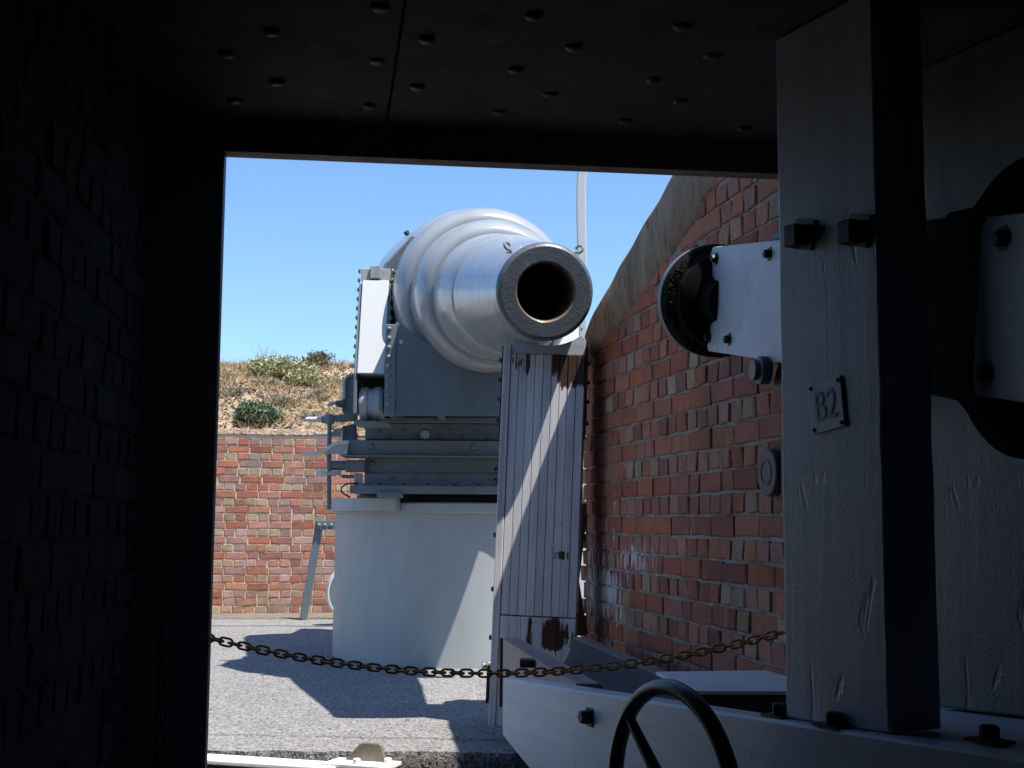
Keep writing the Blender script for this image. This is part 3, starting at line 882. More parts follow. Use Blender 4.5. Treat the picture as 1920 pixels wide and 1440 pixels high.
# transom plate under the barrel
TY = 8.0
curve = [(-0.737, 8.000, 2.258), (-0.683, 8.000, 2.224), (-0.615, 8.000, 2.174), (-0.540, 8.000, 2.127), (-0.455, 8.000, 2.083), (-0.371, 8.000, 2.050), (-0.270, 8.000, 2.024), (-0.169, 8.000, 2.014), (-0.051, 8.000, 2.015), (0.066, 8.000, 2.043), (0.167, 8.000, 2.088), (0.267, 8.000, 2.167)]
tpoly = [(-0.728, 8.000, 1.663)] + curve + [(0.276, 8.000, 1.670)]
mb = MB(); mb.prism([(p[0], p[2]) for p in tpoly], (0, TY, 0), (1, 0, 0), (0, 0, 1), (0, 0.03, 0))
tr = mb.build('transom_plate', M_greyd, car, bevel=0.003)
x_l = (-0.799, 8.000, 1.929)[0]; x_m = (-0.732, 8.000, 1.929)[0]
ta = cbox('corner_angle', (x_l, TY - 0.012, 1.66), (x_m - 0.002, TY + 0.02, 2.24), M_mid)
rivets([(x_l + 0.022, TY - 0.0125, 1.73 + 0.060 * k) for k in range(9)], ta, M_mid, k=0.9)
cbox('side_cheek', (x_l, TY + 0.022, 1.72), (x_l + 0.02, 9.3, 2.20), M_mid)
cbox('tie_bar', (-0.50, TY + 0.03, 1.70), (-0.46, 9.3, 1.73), M_mid)
mb = MB(); mb.lathe([(0, 0.012), (0.003, 0.011)], (-0.702, 7.998, 2.129), (0, -1, 0), 10); mb.build('drain_hole', M_white, tr)
# side boxes with their truck rollers, one each side
def side_box(sx):
    """box girder at the front corner; sx mirrors about the carriage centre"""
    k_ = 0.905 if sx > 0 else 1.0
    def X(x): return x * k_ if sx > 0 else 2 * CX - x
    xa, xb = X(-1.098), X(-0.905)
    lo, hi = min(xa, xb), max(xa, xb)
    tilt = math.tan(R(17))
    z0, z1 = 1 + 1.045 * k_, 1 + 1.755 * k_
    body = MB()
    y0 = 8.15 if sx > 0 else 9.0
    def yy(z): return y0 + (z - z0) * tilt
    pts = []
    for z, dy in ((z0, 0), (z1, 0)):
        pts += [(lo, yy(z), z), (hi, yy(z), z), (hi, yy(z) + 0.42, z), (lo, yy(z) + 0.42, z)]
    body.add(pts, [(0, 1, 2, 3), (4, 5, 6, 7), (0, 1, 5, 4), (1, 2, 6, 5), (2, 3, 7, 6), (3, 0, 4, 7)])
    b = body.build('side_box', M_white, car, bevel=0.004)
    # cap of weathered zinc
    cp = MB(); cp.span((lo - 0.012, yy(z1) + 0.02, z1 + 0.002), (hi + 0.004, yy(z1) + 0.40, z1 + 0.082)); cp.build('cap', M_galv, b, bevel=0.004)
    cp = MB(); cp.span((lo + 0.05, yy(z1) - 0.004, z1 + 0.012), (lo + 0.12, yy(z1) + 0.30, z1 + 0.098)); cp.build('cap_block', M_galv, b, bevel=0.003)
    # side plates reaching down past the roller
    for xs, nm in ((lo, -1), (hi, 1)):
        sp = MB()
        x0, x1 = (xs - 0.022, xs - 0.002) if nm < 0 else (xs + 0.002, xs + 0.016)
        pl = [(y0 + 0.012, 1.69), (9.46, 1.72), (9.46, 2.1), (y0 + 0.62, z1 - 0.02), (yy(z1) + 0.012, z1 - 0.02), (yy(z0) + 0.012, z0)]
        sp.prism([(p[0], p[1]) for p in pl], (x0, 0, 0), (0, 1, 0), (0, 0, 1), (x1 - x0, 0, 0))
        s_ = sp.build('side_plate', M_mid, car, bevel=0.003)
        rivets([((x0 if nm < 0 else x1), yy(2.0 + 0.066 * k) + 0.035, 2.0 + 0.066 * k) for k in range(11)], s_, M_mid, (nm, 0, 0), 1.0)
    # roller
    ro = MB()
    xc, W = (lo + hi) / 2, hi - lo - 0.018
    ro.lathe([(-W / 2, 0.06), (-W / 2, 0.104), (-W / 2 + 0.02, 0.115), (-0.030, 0.115), (-0.022, 0.102), (0.010, 0.102), (0.020, 0.115), (W / 2 - 0.025, 0.115), (W / 2 - 0.004, 0.099), (W / 2, 0.06)],
             (xc, y0 + 0.145, 1 + 0.838 * k_), (1, 0, 0), 40)
    rr = ro.build('roller', M_grey, car, smooth=35)
    hb = MB(); hb.lathe([(0, 0.05), (0.03, 0.05), (0.034, 0.032), (0.085, 0.032)], (hi + 0.016 if sx > 0 else lo - 0.022, y0 + 0.13, 1 + 0.85 * k_), (sx, 0, 0), 8)
    hb.build('axle_nut', M_greyd, car)
    bk = MB(); bk.span((lo + 0.002, y0 + 0.30, 1.73), (hi - 0.002, y0 + 0.32, z0 - 0.004)); bk.build('roller_housing', M_greyd, car)
side_box(1); side_box(-1)
cbox('roller_sole', (-1.012, 8.16, 1.618), (-0.80, 8.46, 1.640), M_mid)
# long side cheeks of the slide, running back from the boxes
for x in (-1.09, 0.30):
    cbox('slide_cheek', (x, 9.5, 1.72), (x + 0.17, 11.6, 2.30), M_mid)
cbox('saddle', (-0.80, 9.42, 1.722), (0.18, 11.3, 1.95), M_greyd)
# rod, handles and gearing on the left
def ctube(name, pts, r, m=M_mid, n=10, parent=None):
    mb = MB(); mb.tube(pts, r, n); return mb.build(name, m, parent or car, smooth=50)
ctube('turning_rod', [(-1.277, 8.950, 1.697), (-1.274, 8.950, 1.399), (-1.267, 8.950, 1.083)], 0.0155, M_greyd)
gh = ctube('upper_handle', [(-1.445, 8.950, 1.711), (-1.427, 8.950, 1.711), (-1.352, 8.950, 1.712), (-1.329, 8.950, 1.708)], [0.010, 0.017, 0.017, 0.012], M_white)
mb = MB(); mb.lathe([(-0.035, 0.024), (-0.02, 0.038), (0.02, 0.038), (0.035, 0.024)], (-1.277, 8.950, 1.712), (0, 0, 1), 16, up=(1, 0, 0)); mb.build('handle_hub', M_mid, car, smooth=40)
ctube('handle_socket', [(-1.333, 8.950, 1.708), (-1.303, 8.950, 1.708)], 0.026, M_mid)
ctube('handle_arm', [(-1.270, 8.950, 1.716), (-1.198, 8.970, 1.722), (-1.099, 9.020, 1.738)], [0.022, 0.026, 0.034], M_mid)
def profile(name, pts2, y, depth, m, bevel=0.003):
    mb = MB(); mb.prism([(p[0], p[2]) for p in pts2], (0, y, 0), (1, 0, 0), (0, 0, 1), (0, depth, 0))
    return mb.build(name, m, car, bevel=bevel)
profile('lever_plate', [(-1.277, 8.860, 1.468), (-1.245, 8.860, 1.513), (-1.201, 8.860, 1.539), (-1.131, 8.860, 1.547), (-1.137, 8.860, 1.458)], 8.862, 0.02, M_grey)
ctube('lever_grip', [(-1.454, 8.860, 1.460), (-1.443, 8.860, 1.460), (-1.325, 8.860, 1.468), (-1.285, 8.860, 1.490), (-1.245, 8.860, 1.524), (-1.194, 8.860, 1.543), (-1.128, 8.860, 1.547)], [0.008, 0.014, 0.014, 0.013, 0.012, 0.012, 0.012], M_white)
cbox('gear_bracket', (-1.166, 8.930, 1.525), (-1.0, 9.0, 1.44), M_mid)
cbox('gear_block', (-1.158, 8.940, 1.429), (-1.029, 9.000, 1.343), M_mid)
profile('gear_housing', [(-1.207, 9.080, 1.670), (-1.121, 9.080, 1.694), (-1.103, 9.080, 1.549), (-1.200, 9.080, 1.526)], 9.08, 0.14, M_greyd)
profile('gear_housing', [(-1.208, 9.060, 2.027), (-1.125, 9.060, 2.027), (-1.112, 9.060, 1.745), (-1.203, 9.060, 1.767)], 9.06, 0.10, M_greyd)
ctube('crank_pin', [(-1.203, 9.050, 1.831), (-1.231, 9.030, 1.829), (-1.249, 9.000, 1.834)], [0.03, 0.024, 0.012], M_greyd)
ctube('crank_handle', [(-1.245, 9.000, 1.834), (-1.276, 8.980, 1.824), (-1.297, 8.970, 1.812)], [0.012, 0.016, 0.012], M_white)
ctube('grab_handle', [(-1.187, 9.040, 1.864), (-1.190, 9.040, 1.986), (-1.179, 9.040, 2.021), (-1.153, 9.040, 2.036), (-1.125, 9.060, 2.039)], 0.011, M_grey)
ctube('side_lever', [(-1.398, 9.000, 1.603), (-1.293, 9.000, 1.603)], 0.009, M_white)
profile('side_lever_plate', [(-1.289, 9.000, 1.600), (-1.245, 9.000, 1.649), (-1.200, 9.000, 1.653), (-1.199, 9.000, 1.596)], 9.0, 0.03, M_grey)
mb = MB(); mb.lathe([(0, 0.004), (0.03, 0.022), (0.045, 0.024), (0.065, 0.022), (0.08, 0.012)], (-1.362, 8.930, 1.330), (1, 0, 0), 16); mb.build('lower_knob', M_white, car, smooth=50)
ctube('lower_arm', [(-1.296, 8.930, 1.331), (-1.187, 8.950, 1.336)], 0.016, M_grey)
ctube('gear_shaft', [(-1.259, 8.980, 1.389), (-1.155, 8.980, 1.390)], 0.035, M_greyd, 14)
cbox('lower_bracket', (-1.189, 8.970, 1.326), (-1.109, 9.050, 1.303), M_mid)
cbox('end_plate', (-1.100, 8.970, 1.337), (-1.041, 8.990, 1.234), M_grey)
ctube('hose_loop', [(-1.066, 8.950, 1.266), (-1.148, 8.950, 1.262), (-1.185, 8.950, 1.236), (-1.184, 8.950, 1.206), (-1.155, 8.960, 1.184), (-1.128, 8.980, 1.170)], 0.006, M_black, 8)

# ------------------------------------------------------------------ gun barrel
MZ = Vector((0.163, 6.200, 2.129))
GA = Vector((-0.1596, 0.9747, 0.1563)).normalized()
TS = 0.20
gun = empty('gun_barrel', MZ, 'huge pale grey stepped gun barrel pointing at the camera with a rusty bore', 'cannon')
def rnd_step(t0, r0, t1, r1, n=8):
    """quarter-round shoulder rising from r0 at t0 to r1 at t1"""
    return [(t0 + (t1 - t0) * (1 - math.cos(math.pi / 2 * k / n)), r0 + (r1 - r0) * math.sin(math.pi / 2 * k / n)) for k in range(1, n + 1)]
prof = [(0.034, 0.2435), (0.05, 0.2452), (0.06, 0.2455), (0.10, 0.2460), (0.20, 0.2510)]
prof += [(t_ + TS, r_) for t_, r_ in [(0.843, 0.337), (0.848, 0.3405), (0.857, 0.334), (0.868, 0.334), (0.874, 0.343), (0.885, 0.347), (1.466, 0.391), (1.472, 0.382), (1.480, 0.382)]]
prof += [(t_ + TS, r_) for t_, r_ in [(1.481, 0.400)] + rnd_step(1.481, 0.402, 1.70, 0.492) + [(1.842, 0.499), (1.849, 0.488), (1.858, 0.488)]]
prof += [(t_ + TS, r_) for t_, r_ in [(1.859, 0.506)] + rnd_step(1.859, 0.508, 2.09, 0.600) + [(2.26, 0.604)]]
body = MB(); body.lathe(prof, MZ, GA, 112, capa=False, capb=True)
body.build('chase', M_barrel, gun, smooth=28)
br = MB(); br.lathe([(2.20 + TS, 0.50), (2.262 + TS, 0.600)] + [(t_ + TS, r_) for t_, r_ in rnd_step(2.30, 0.602, 2.46, 0.625) + [(2.9, 0.632), (4.3, 0.64), (4.5, 0.60), (4.62, 0.4), (4.68, 0.2)]], MZ, GA, 96, capa=False)
br.build('breech', M_barrel, gun, smooth=28)
tr_ = MB()
gx = GA.cross(UP); gx.normalize()
if gx.x < 0: gx = -gx
gy = gx.cross(GA); gy = gy if gy.z > 0 else -gy
TP = [(-0.630, -0.06), (-0.630, 0.22), (-0.47, 0.405), (0.47, 0.405), (0.630, 0.22), (0.630, -0.06), (0.50, -0.36), (0.3, -0.53), (-0.3, -0.53), (-0.50, -0.36)]
tr_.prism(TP, MZ + GA * (2.22 + TS), gx, gy, GA * 0.42)
tr_.build('trunnion_ring', M_mid, gun, bevel=0.006)
mf = MB(); mf.lathe([(0.034, 0.2440), (0.018, 0.2405), (0.007, 0.2335), (0.0, 0.222), (0.0, 0.151), (0.003, 0.1475)], MZ, GA, 96, capa=False, capb=False)
mf.build('muzzle_face', M_muzzle, gun, smooth=30)
lp = MB(); lp.lathe([(0.002, 0.1485), (0.010, 0.1425), (0.022, 0.1412)], MZ, GA, 96, capa=False, capb=False)
lp.build('bore_lip', M_brass, gun, smooth=40)
bo = MB(); bo.lathe([(0.020, 0.1415), (1.9, 0.1415), (1.9, 0.0)], MZ, GA, 64, capa=False, capb=False)
bo.build('bore', M_rust, gun, smooth=40)
for p0, p1 in (((-0.018, 6.300, 2.351), -1), ((0.326, 6.300, 2.356), 1)):
    c0 = Vector(p0); rad = (c0 - MZ); rad -= GA * rad.dot(GA); rad.normalize()
    base = MZ + GA * 0.11 + rad * 0.2455
    tdir = GA.cross(rad)
    h = MB()
    pts = [base - rad * .005 + GA * 0.03, base + rad * 0.012 + GA * 0.02, base + rad * 0.022 - GA * 0.0]
    for k in range(9):
        a = R(-60 + k * 33)
        pts.append(base + rad * (0.040 + 0.021 * math.sin(a)) + (tdir * p1 * 0.7 - GA * 0.7).normalized() * (0.021 * math.cos(a)))
    h.tube(pts, 0.0068, 8); h.build('lifting_hook', M_ironlt, gun, smooth=60)
    s2 = MB(); s2.tube([base + GA * 0.03, base + GA * .16 - tdir * p1 * 0.004 + rad * 0.008], 0.007, 6); s2.build('hook_stud', M_mid, gun, smooth=60)
sg = MB()
b0 = Vector((-0.769, 9.350, 3.101)); b1 = Vector((-0.798, 9.350, 3.149))
sg.tube([b0, b1 + (b0 - b1) * 0.45], 0.012, 8); sg.tube([b1 + (b0 - b1) * 0.4, b1], 0.020, 8)
sg.build('sight_peg', M_black, gun)

# ------------------------------------------------------------------ timber prop under the muzzle
PW, PH = 0.378, 1.855
PB = Vector(((0.120, 6.470, 0.044)[0], 6.47, 0))
prop = empty('timber_prop', PB, 'tall flaking white timber prop of narrow planks standing under the gun muzzle', 'timber prop')
prop.rotation_euler = (R(-0.6), R(1.9), R(-6))
bpy.context.view_layer.update()
def pl(name, mb, m, parent=prop, bevel=0, smooth=None):
    o = link(name, mb.mesh(name, m, smooth), parent, bevel, world=False); return o
NPL = 9
zj = 0.535
w = PW / NPL
for k in range(NPL):
    x0 = -PW / 2 + w * k
    mb = MB(); dy = rnd(-0.002, 0.002)
    mb.span((x0 + 0.0012, dy, zj + 0.003), (x0 + w - 0.0012, 0.07, PH)); pl('plank', mb, M_prop, bevel=0.0018)
lowx = [-PW / 2, -0.085, -0.035, 0.025, 0.095, PW / 2]
for a, b in zip(lowx, lowx[1:]):
    mb = MB(); mb.span((a + 0.0012, -0.004 + rnd(-.002, .002), -0.02), (b - 0.0012, 0.07, zj - 0.003)); pl('plank', mb, M_prop, bevel=0.0018)
mb = MB(); mb.span((-PW / 2 + 0.004, 0.071, -0.02), (PW / 2 - 0.004, 0.29, PH - 0.002)); pl('core', mb, M_prop, bevel=0.003)
# left side cheek, painted white, standing a little proud
mb = MB(); mb.prism([(-0.006, -0.02), (0.285, -0.02), (0.285, PH + 0.03), (0.010, PH + 0.05), (-0.006, PH + 0.03)], (-PW / 2 - 0.040, 0, 0), (0, 1, 0), (0, 0, 1), (0.038, 0, 0))
ck = pl('side_cheek', mb, M_prop, bevel=0.004)
# iron straps down both sides, with bolts
for sx in (-1, 1):
    mb = MB(); xs = (-PW / 2 - 0.052, -PW / 2 - 0.042) if sx < 0 else (PW / 2 + 0.003, PW / 2 + 0.012)
    mb.span((xs[0], 0.03, PH - 0.42), (xs[1], 0.10, PH + 0.045)); sp = pl('iron_strap', mb, M_black, bevel=0.002)
    for z in (PH - 0.03, PH - 0.13, PH - 0.23, PH - 0.34):
        b = MB(); b.lathe([(0, 0.013), (0.012, 0.013), (0.016, 0.008)], (xs[0] if sx < 0 else xs[1], 0.05, z), (sx, 0, 0), 6); pl('bolt', b, M_black, sp)
for z in (1.20, 0.93, 0.66, 0.42, 0.20):
    b = MB(); b.lathe([(0, 0.014), (0.010, 0.014), (0.014, 0.008)], (-PW / 2 - 0.041, 0.02, z), (-1, 0, 0), 6); pl('bolt', b, M_black, ck)
mb = MB(); mb.span((-PW / 2 - 0.056, -0.008, 0.10), (-PW / 2 - 0.042, 0.06, 0.28)); pl('foot_strap', mb, M_black, bevel=0.002)
for z in (1.16, 0.55):
    b = MB(); b.lathe([(0, 0.010), (0.008, 0.010)], (PW / 2 + 0.001, 0.03, z), (1, 0, 0), 6); pl('bolt', b, M_black)
b = MB(); b.tube([(0.045 + 0.014 * math.cos(R(a)), -0.010, 0.325 + 0.014 * math.sin(R(a))) for a in range(0, 360, 30)], 0.004, 6, True); pl('ring_bolt', b, M_black)
# saddle cut to the round of the muzzle
cr = []
Rm = 0.264; cz = PH + 0.312
for k in range(13):
    x = 0.165 - 0.33 * k / 12
    cr.append((x, cz - math.sqrt(Rm * Rm - x * x)))
mb = MB(); mb.prism([(-PW / 2, PH + 0.002), (PW / 2, PH + 0.002), (PW / 2, PH + 0.085), (0.178, PH + 0.095)] + cr + [(-0.178, PH + 0.095), (-PW / 2, PH + 0.085)], (0, 0.006, 0), (1, 0, 0), (0, 0, 1), (0, 0.26, 0))
pl('saddle', mb, M_board, bevel=0.002)

# ------------------------------------------------------------------ loading tray behind the prop foot
LT_O = Vector((-0.047, 6.120, 0.463)); LT_R = Vector((0.327, 6.120, 0.468))
tray_w = LT_R.x - LT_O.x
TD = Vector((0.155, -1.0, 0)).normalized(); TN = Vector((-TD.y, TD.x, 0))
TZ = LT_O.z
tray = empty('loading_tray', LT_O, 'dark hollowed timber loading tray slanting away from the foot of the prop', 'loading tray')
sec = [(0, -0.30), (0.085, -0.36), (0.085, 0.0), (0.0, 0.0)]
mb = MB(); mb.prism(sec, LT_O, TN, UP, TD * 1.75); mb.build('left_side', M_pink, tray, bevel=0.004)
w0 = 0.087
hol = []
cw = (tray_w - w0 - 0.03) / 2; cxm = w0 + cw
for k in range(13):
    a = math.pi * k / 12
    hol.append((cxm + cw * math.cos(a) * -1, -0.16 * math.sin(a) - 0.004))
mb = MB(); mb.prism([(w0, -0.30)] + hol + [(tray_w - 0.028, -0.30)], LT_O, TN, UP, TD * 1.78); mb.build('trough', M_trough, tray, smooth=30)
mb = MB(); mb.prism([(tray_w - 0.026, -0.30), (tray_w + 0.04, -0.30), (tray_w + 0.04, 0.0), (tray_w - 0.026, 0.0)], LT_O, TN, UP, TD * 1.85); mb.build('right_side', M_tray, tray, bevel=0.004)
q = LT_O + TD * 0.05 - TN * 0.012
mb = MB(); mb.prism([(0, -0.31), (0.01, -0.31), (0.01, 0.002), (0, 0.002)], q, TN, UP, TD * 0.035); mb.build('end_strap', M_black, tray)
mb = MB(); mb.box(Vector((0.076, 5.200, 0.444)), (0.075, 0.08, 0.03)); mb.build('iron_pad', M_black, tray, bevel=0.003)
b = MB(); b.lathe([(0, 0.014), (0.012, 0.014)], Vector((-0.007, 5.850, 0.287)), -TN, 6); b.build('bolt', M_black, tray)
# trestle legs that carry it
for k in (0.25, 1.5):
    c = LT_O + TD * k + TN * (tray_w / 2)
    mb = MB(); mb.span((c.x - 0.12, c.y - 0.04, -0.05), (c.x + 0.12, c.y + 0.04, LT_O.z - 0.305)); mb.build('leg', M_tray, tray, bevel=0.003)
# steel leg leaning beside the prop, right of it
lean = MB(); lean.prism([(p[0], p[2]) for p in ((0.360, 6.850, 1.101), (0.411, 6.850, 1.102), (0.363, 6.850, 0.694), (0.411, 6.850, 0.410), (0.341, 6.850, 0.410), (0.335, 6.850, 0.693))], (0, 6.85, 0), (1, 0, 0), (0, 0, 1), (0, 0.03, 0))
tag(lean.build('bent_strut', M_rust), 'brown bent flat strut standing between the prop and the brick wall', 'strut')

# ------------------------------------------------------------------ timber frame inside the opening (sill, two posts)
C0 = Vector((0.612, 2.9, 0)); FD = Vector((0.4646, -1, 0)).normalized(); FN = Vector((-FD.y, FD.x, 0))
FA = math.atan2(FD.y, FD.x)
def sill_z(s): return 0.572 + s * 0.047
# local frame: x towards the camera along the frame, y to the right, z up
sill = empty('timber_sill', C0, 'low white painted timber sill running from the prop under both posts', 'timber sill')
sill.rotation_euler = (0, 0, FA); bpy.context.view_layer.update()
prof_s = [(-1.435, sill_z(-1.435)), (1.3, sill_z(1.3)), (1.3, -0.06), (-0.2, -0.06), (-1.08, 0.2), (-1.435, 0.325)]
mb = MB(); mb.prism(prof_s, (0, -0.035, 0), (1, 0, 0), (0, 0, 1), (0, 0.07, 0))
pl('side_plank', mb, M_sill, sill, bevel=0.007)
mb = MB(); mb.prism([(-0.06, sill_z(-0.06) - 0.004), (1.3, sill_z(1.3) - 0.004), (1.3, -0.06), (-0.06, -0.06)], (0, 0.037, 0), (1, 0, 0), (0, 0, 1), (0, 0.60, 0))
pl('bed', mb, M_sill, sill, bevel=0.005)
for (x, y) in ((-0.03, 0.02), (0.18, 0.0), (0.52, 0.09), (0.70, 0.13)):
    b = MB(); b.box((x, y - 0.012, sill_z(x) + 0.003), (0.075, 0.055, 0.006)); b.lathe([(0, 0.019), (0.022, 0.019), (0.026, 0.014)], (x, y - 0.012, sill_z(x) + 0.006), (0, 0, 1), 6, up=(1, 0, 0)); pl('nut', b, M_black, sill)
b = MB(); b.box((-0.845, -0.036, 0.462), (0.034, 0.006, 0.05)); b.lathe([(0, 0.020), (0.022, 0.020), (0.028, 0.014)], (-0.845, -0.039, 0.463), (0, -1, 0), 6); pl('bolt', b, M_black, sill)

def post(name, y0, y1, x0, x1, label, m=M_post):
    t = empty(name, C0 + FN * y0 + UP * sill_z(x0), label, 'timber post')
    t.rotation_euler = (0, 0, FA); bpy.context.view_layer.update()
    mb = MB()
    # slightly waney edges down the timber
    N = 26; zt = ZC - 0.004 - sill_z(x0)
    for i in range(N + 1):
        z = zt * i / N
        j = 0.0025 * noise.noise(Vector((z * 7, y0, 1))); k = 0.003 * noise.noise(Vector((z * 9, y0, 5)))
        zz = z if i else 0.0
        mb.v += [(x0 + j, 0, zz + (0 if i else 0.002)), (x1 + k, 0, zz + (0 if i else 0.002 + (x1 - x0) * 0.047)), (x1 + k, y1 - y0, zz + (0 if i else 0.002 + (x1 - x0) * 0.047)), (x0 + j, y1 - y0, zz + (0 if i else 0.002))]
    for i in range(N):
        for q in range(4): mb.f.append((i * 4 + q, i * 4 + (q + 1) % 4, (i + 1) * 4 + (q + 1) % 4, (i + 1) * 4 + q))
    mb.f += [(3, 2, 1, 0), (N * 4, N * 4 + 1, N * 4 + 2, N * 4 + 3)]
    pl('timber', mb, m, t, bevel=0.006)
    return t
post1 = post('timber_post', 0.0, 0.135, 0.0, 0.335, 'white painted timber post bearing the number plate, left of the black gap')
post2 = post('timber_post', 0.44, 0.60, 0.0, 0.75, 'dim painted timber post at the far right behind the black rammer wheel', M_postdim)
pz = sill_z(0)
# local coordinates on the left face of post 1: x 0 (far) .. 0.335 (near), z above the sill
for (x, z) in ((0.093, 1.069), (0.275, 1.040)):
    b = MB(); b.box((x, -0.020, z), (0.042, 0.040, 0.048)); bo_ = pl('square_nut', b, M_black, post1, bevel=0.003)
    b = MB(); b.box((x + 0.006, -0.003, z + 0.004), (0.066, 0.006, 0.068), Matrix.Rotation(R(14), 3, 'Y')); pl('washer_plate', b, M_ironlt, bo_)
npl = MB(); npl.span((-0.055, -0.005, -0.055), (0.055, -0.0005, 0.055))
npo = link('number_plate', npl.mesh('number_plate', M_plate), post1, 0.0015, world=False)
npo.location = (0.166, -0.001, 0.684); npo.rotation_euler = (0, R(-6.5), 0)
for (x, z) in ((-0.046, -0.046), (0.046, -0.046), (-0.046, 0.046), (0.046, 0.046)):
    b = MB(); b.lathe([(0, 0.0046), (0.002, 0.0044), (0.003, 0.002)], (x, -0.0052, z), (0, -1, 0), 10); pl('screw', b, M_black, npo)
cu_ = bpy.data.curves.new('lettering', 'FONT'); cu_.body = 'B2'; cu_.size = 0.098; cu_.extrude = 0.0006
cu_.align_x = 'CENTER'; cu_.align_y = 'CENTER'; cu_.space_character = 1.0
to = bpy.data.objects.new('tmp', cu_); COL.objects.link(to); bpy.context.view_layer.update()
lme = bpy.data.meshes.new_from_object(to.evaluated_get(bpy.context.evaluated_depsgraph_get())); lme.name = 'lettering'
bpy.data.objects.remove(to); bpy.data.curves.remove(cu_)
lme.materials.clear(); lme.materials.append(M_letter)
lo = link('lettering', lme, npo, world=False)
lo.rotation_euler = (R(90), 0, 0); lo.location = (0.0, -0.0060, -0.002); lo.scale = (0.74, 0.95, 1)

# white plank and dark cross beam right of the tray
xb = MB(); xb.prism([(0, 0), (0.62, 0.02), (0.62, 0.62), (-0.06, 0.5)], (0.56, 3.98, 0.30), (1, 0, 0), (0, 1, 0), (0, 0, 0.18))
xbr = empty('cross_timber', (0.85, 4.2, 0.30), 'white topped cross timber lying between the loading tray and the brick wall', 'timber')
xb.build('beam', M_trough, xbr, bevel=0.003)
xt = MB(); xt.prism([(0, 0.0), (0.62, 0.02), (0.62, 0.62), (-0.06, 0.5)], (0.56, 3.975, 0.483), (1, 0, 0), (0, 1, 0), (0, 0, 0.012)); xt.build('top_board', M_railtop, xbr, bevel=0.002)
xl = MB(); xl.span((0.6, 4.1, -0.05), (0.95, 4.3, 0.298)); xl.build('leg', M_trough, xbr)

# ------------------------------------------------------------------ rammer: boom between the posts
B0 = Vector((0.664, 4.31, 1.763)); B1 = Vector((0.955, 2.38, 1.41))
E = (B1 - B0).normalized(); BN = E.cross(UP) * -1; BN.normalize(); BU = BN.cross(E) * -1
if BU.z < 0: BU = -BU
if BN.x < 0: BN = -BN
ram = empty('rammer', B0, 'white boarded rammer boom with black bristle head slung between the posts', 'rammer')
def bp(s, n_, u): return B0 + E * s + BN * n_ + BU * u
def board(s0, s1, n0, th, ht, ch):
    mb = MB(); h = ht / 2
    mb.prism([(s0 + ch, -h), (s1, -h), (s1, h), (s0 + ch, h), (s0, h - ch), (s0, -h + ch)], bp(0, n0, 0), E, BU, BN * th)
    return mb
fb = board(0.0, 1.22, 0.0, 0.03, 0.352, 0.035).build('cheek_board', M_board, ram, bevel=0.003)
nb = board(1.845, 3.1, -0.012, 0.03, 0.352, 0.02).build('cheek_board', M_board, ram, bevel=0.003)
nb['label'] = 'near board in front of the black wheel'
board(0.0, 1.22, 0.12, 0.03, 0.352, 0.035).build('cheek_board', M_board, ram, bevel=0.003)
mb = MB(); mb.prism([(0.1, -0.15), (3.1, -0.15), (3.1, 0.16), (0.1, 0.16)], bp(0, 0.032, 0), E, BU, BN * 0.086); mb.build('boom', M_leather, ram)
def bb(s_, u_, par, n0=0.0, k=1.0):
    b = MB(); b.lathe([(0, 0.022 * k), (0.003, 0.022 * k), (0.0035, 0.0135 * k), (0.017, 0.0135 * k), (0.02, 0.009 * k)], bp(s_, n0, u_), -BN, 6); b.build('bolt', M_black, par)
for s_, u_ in ((0.085, 0.135), (0.60, 0.137), (0.045, -0.128), (0.26, -0.128)): bb(s_, u_, fb)
for s_, u_ in ((1.93, 0.130), (1.90, -0.130)): bb(s_, u_, nb, -0.01, 1.25)
for s_ in (0.62, 0.78):
    mb = MB(); mb.prism([(s_, 0.178), (s_ + 0.05, 0.178), (s_ + 0.05, 0.197), (s_, 0.197)], bp(0, 0.0, 0), E, BU, BN * 0.03); mb.build('top_lug', M_black, ram)
# head: dished iron cap, ring of bristles, dark back plates
HC = bp(0.02, 0.055, -0.005)
hd = MB(); hd.lathe([(0.102, 0.197), (0.15, 0.196), (0.20, 0.182), (0.26, 0.145), (0.30, 0.09), (0.315, 0.0)], HC, -E, 64, capa=False, capb=False); hd.build('head_cap', M_greyd, ram, smooth=40)
bk_ = MB(); bk_.lathe([(0.104, 0.1955), (0.10, 0.1955), (0.03, 0.168), (-0.01, 0.16), (-0.02, 0.14), (-0.03, 0.10), (-0.06, 0.09), (-0.10, 0.085)], HC, -E, 64, capa=False); bk_.build('back_plate', M_leather, ram, smooth=35)
bs = MB()
for k in range(1600):
    a = rnd(0, 2 * math.pi); rr = rnd(0.16, 0.186)
    dirv = BN * math.cos(a) + BU * math.sin(a)
    p = HC - E * rnd(0.02, 0.10) + dirv * rr
    blade(bs, p, dirv + E * rnd(-.1, .55) + Vector((rnd(-.3, .3), rnd(-.3, .3), rnd(-.3, .3))), rnd(0.006, 0.014), rnd(0.003, 0.006))
b_ = bs.build('bristle_ring', M_leather, ram)
# big stepped wheel nearer the camera
WC = bp(1.88, 0.0, 0.0)
wh = MB(); wh.lathe([(0.022, 0.10), (0.022, 0.235), (0.040, 0.24), (0.045, 0.272), (0.062, 0.278), (0.066, 0.298), (0.12, 0.298), (0.125, 0.10)], WC, BN, 72); wh.build('stepped_wheel', M_leather, ram, smooth=35)
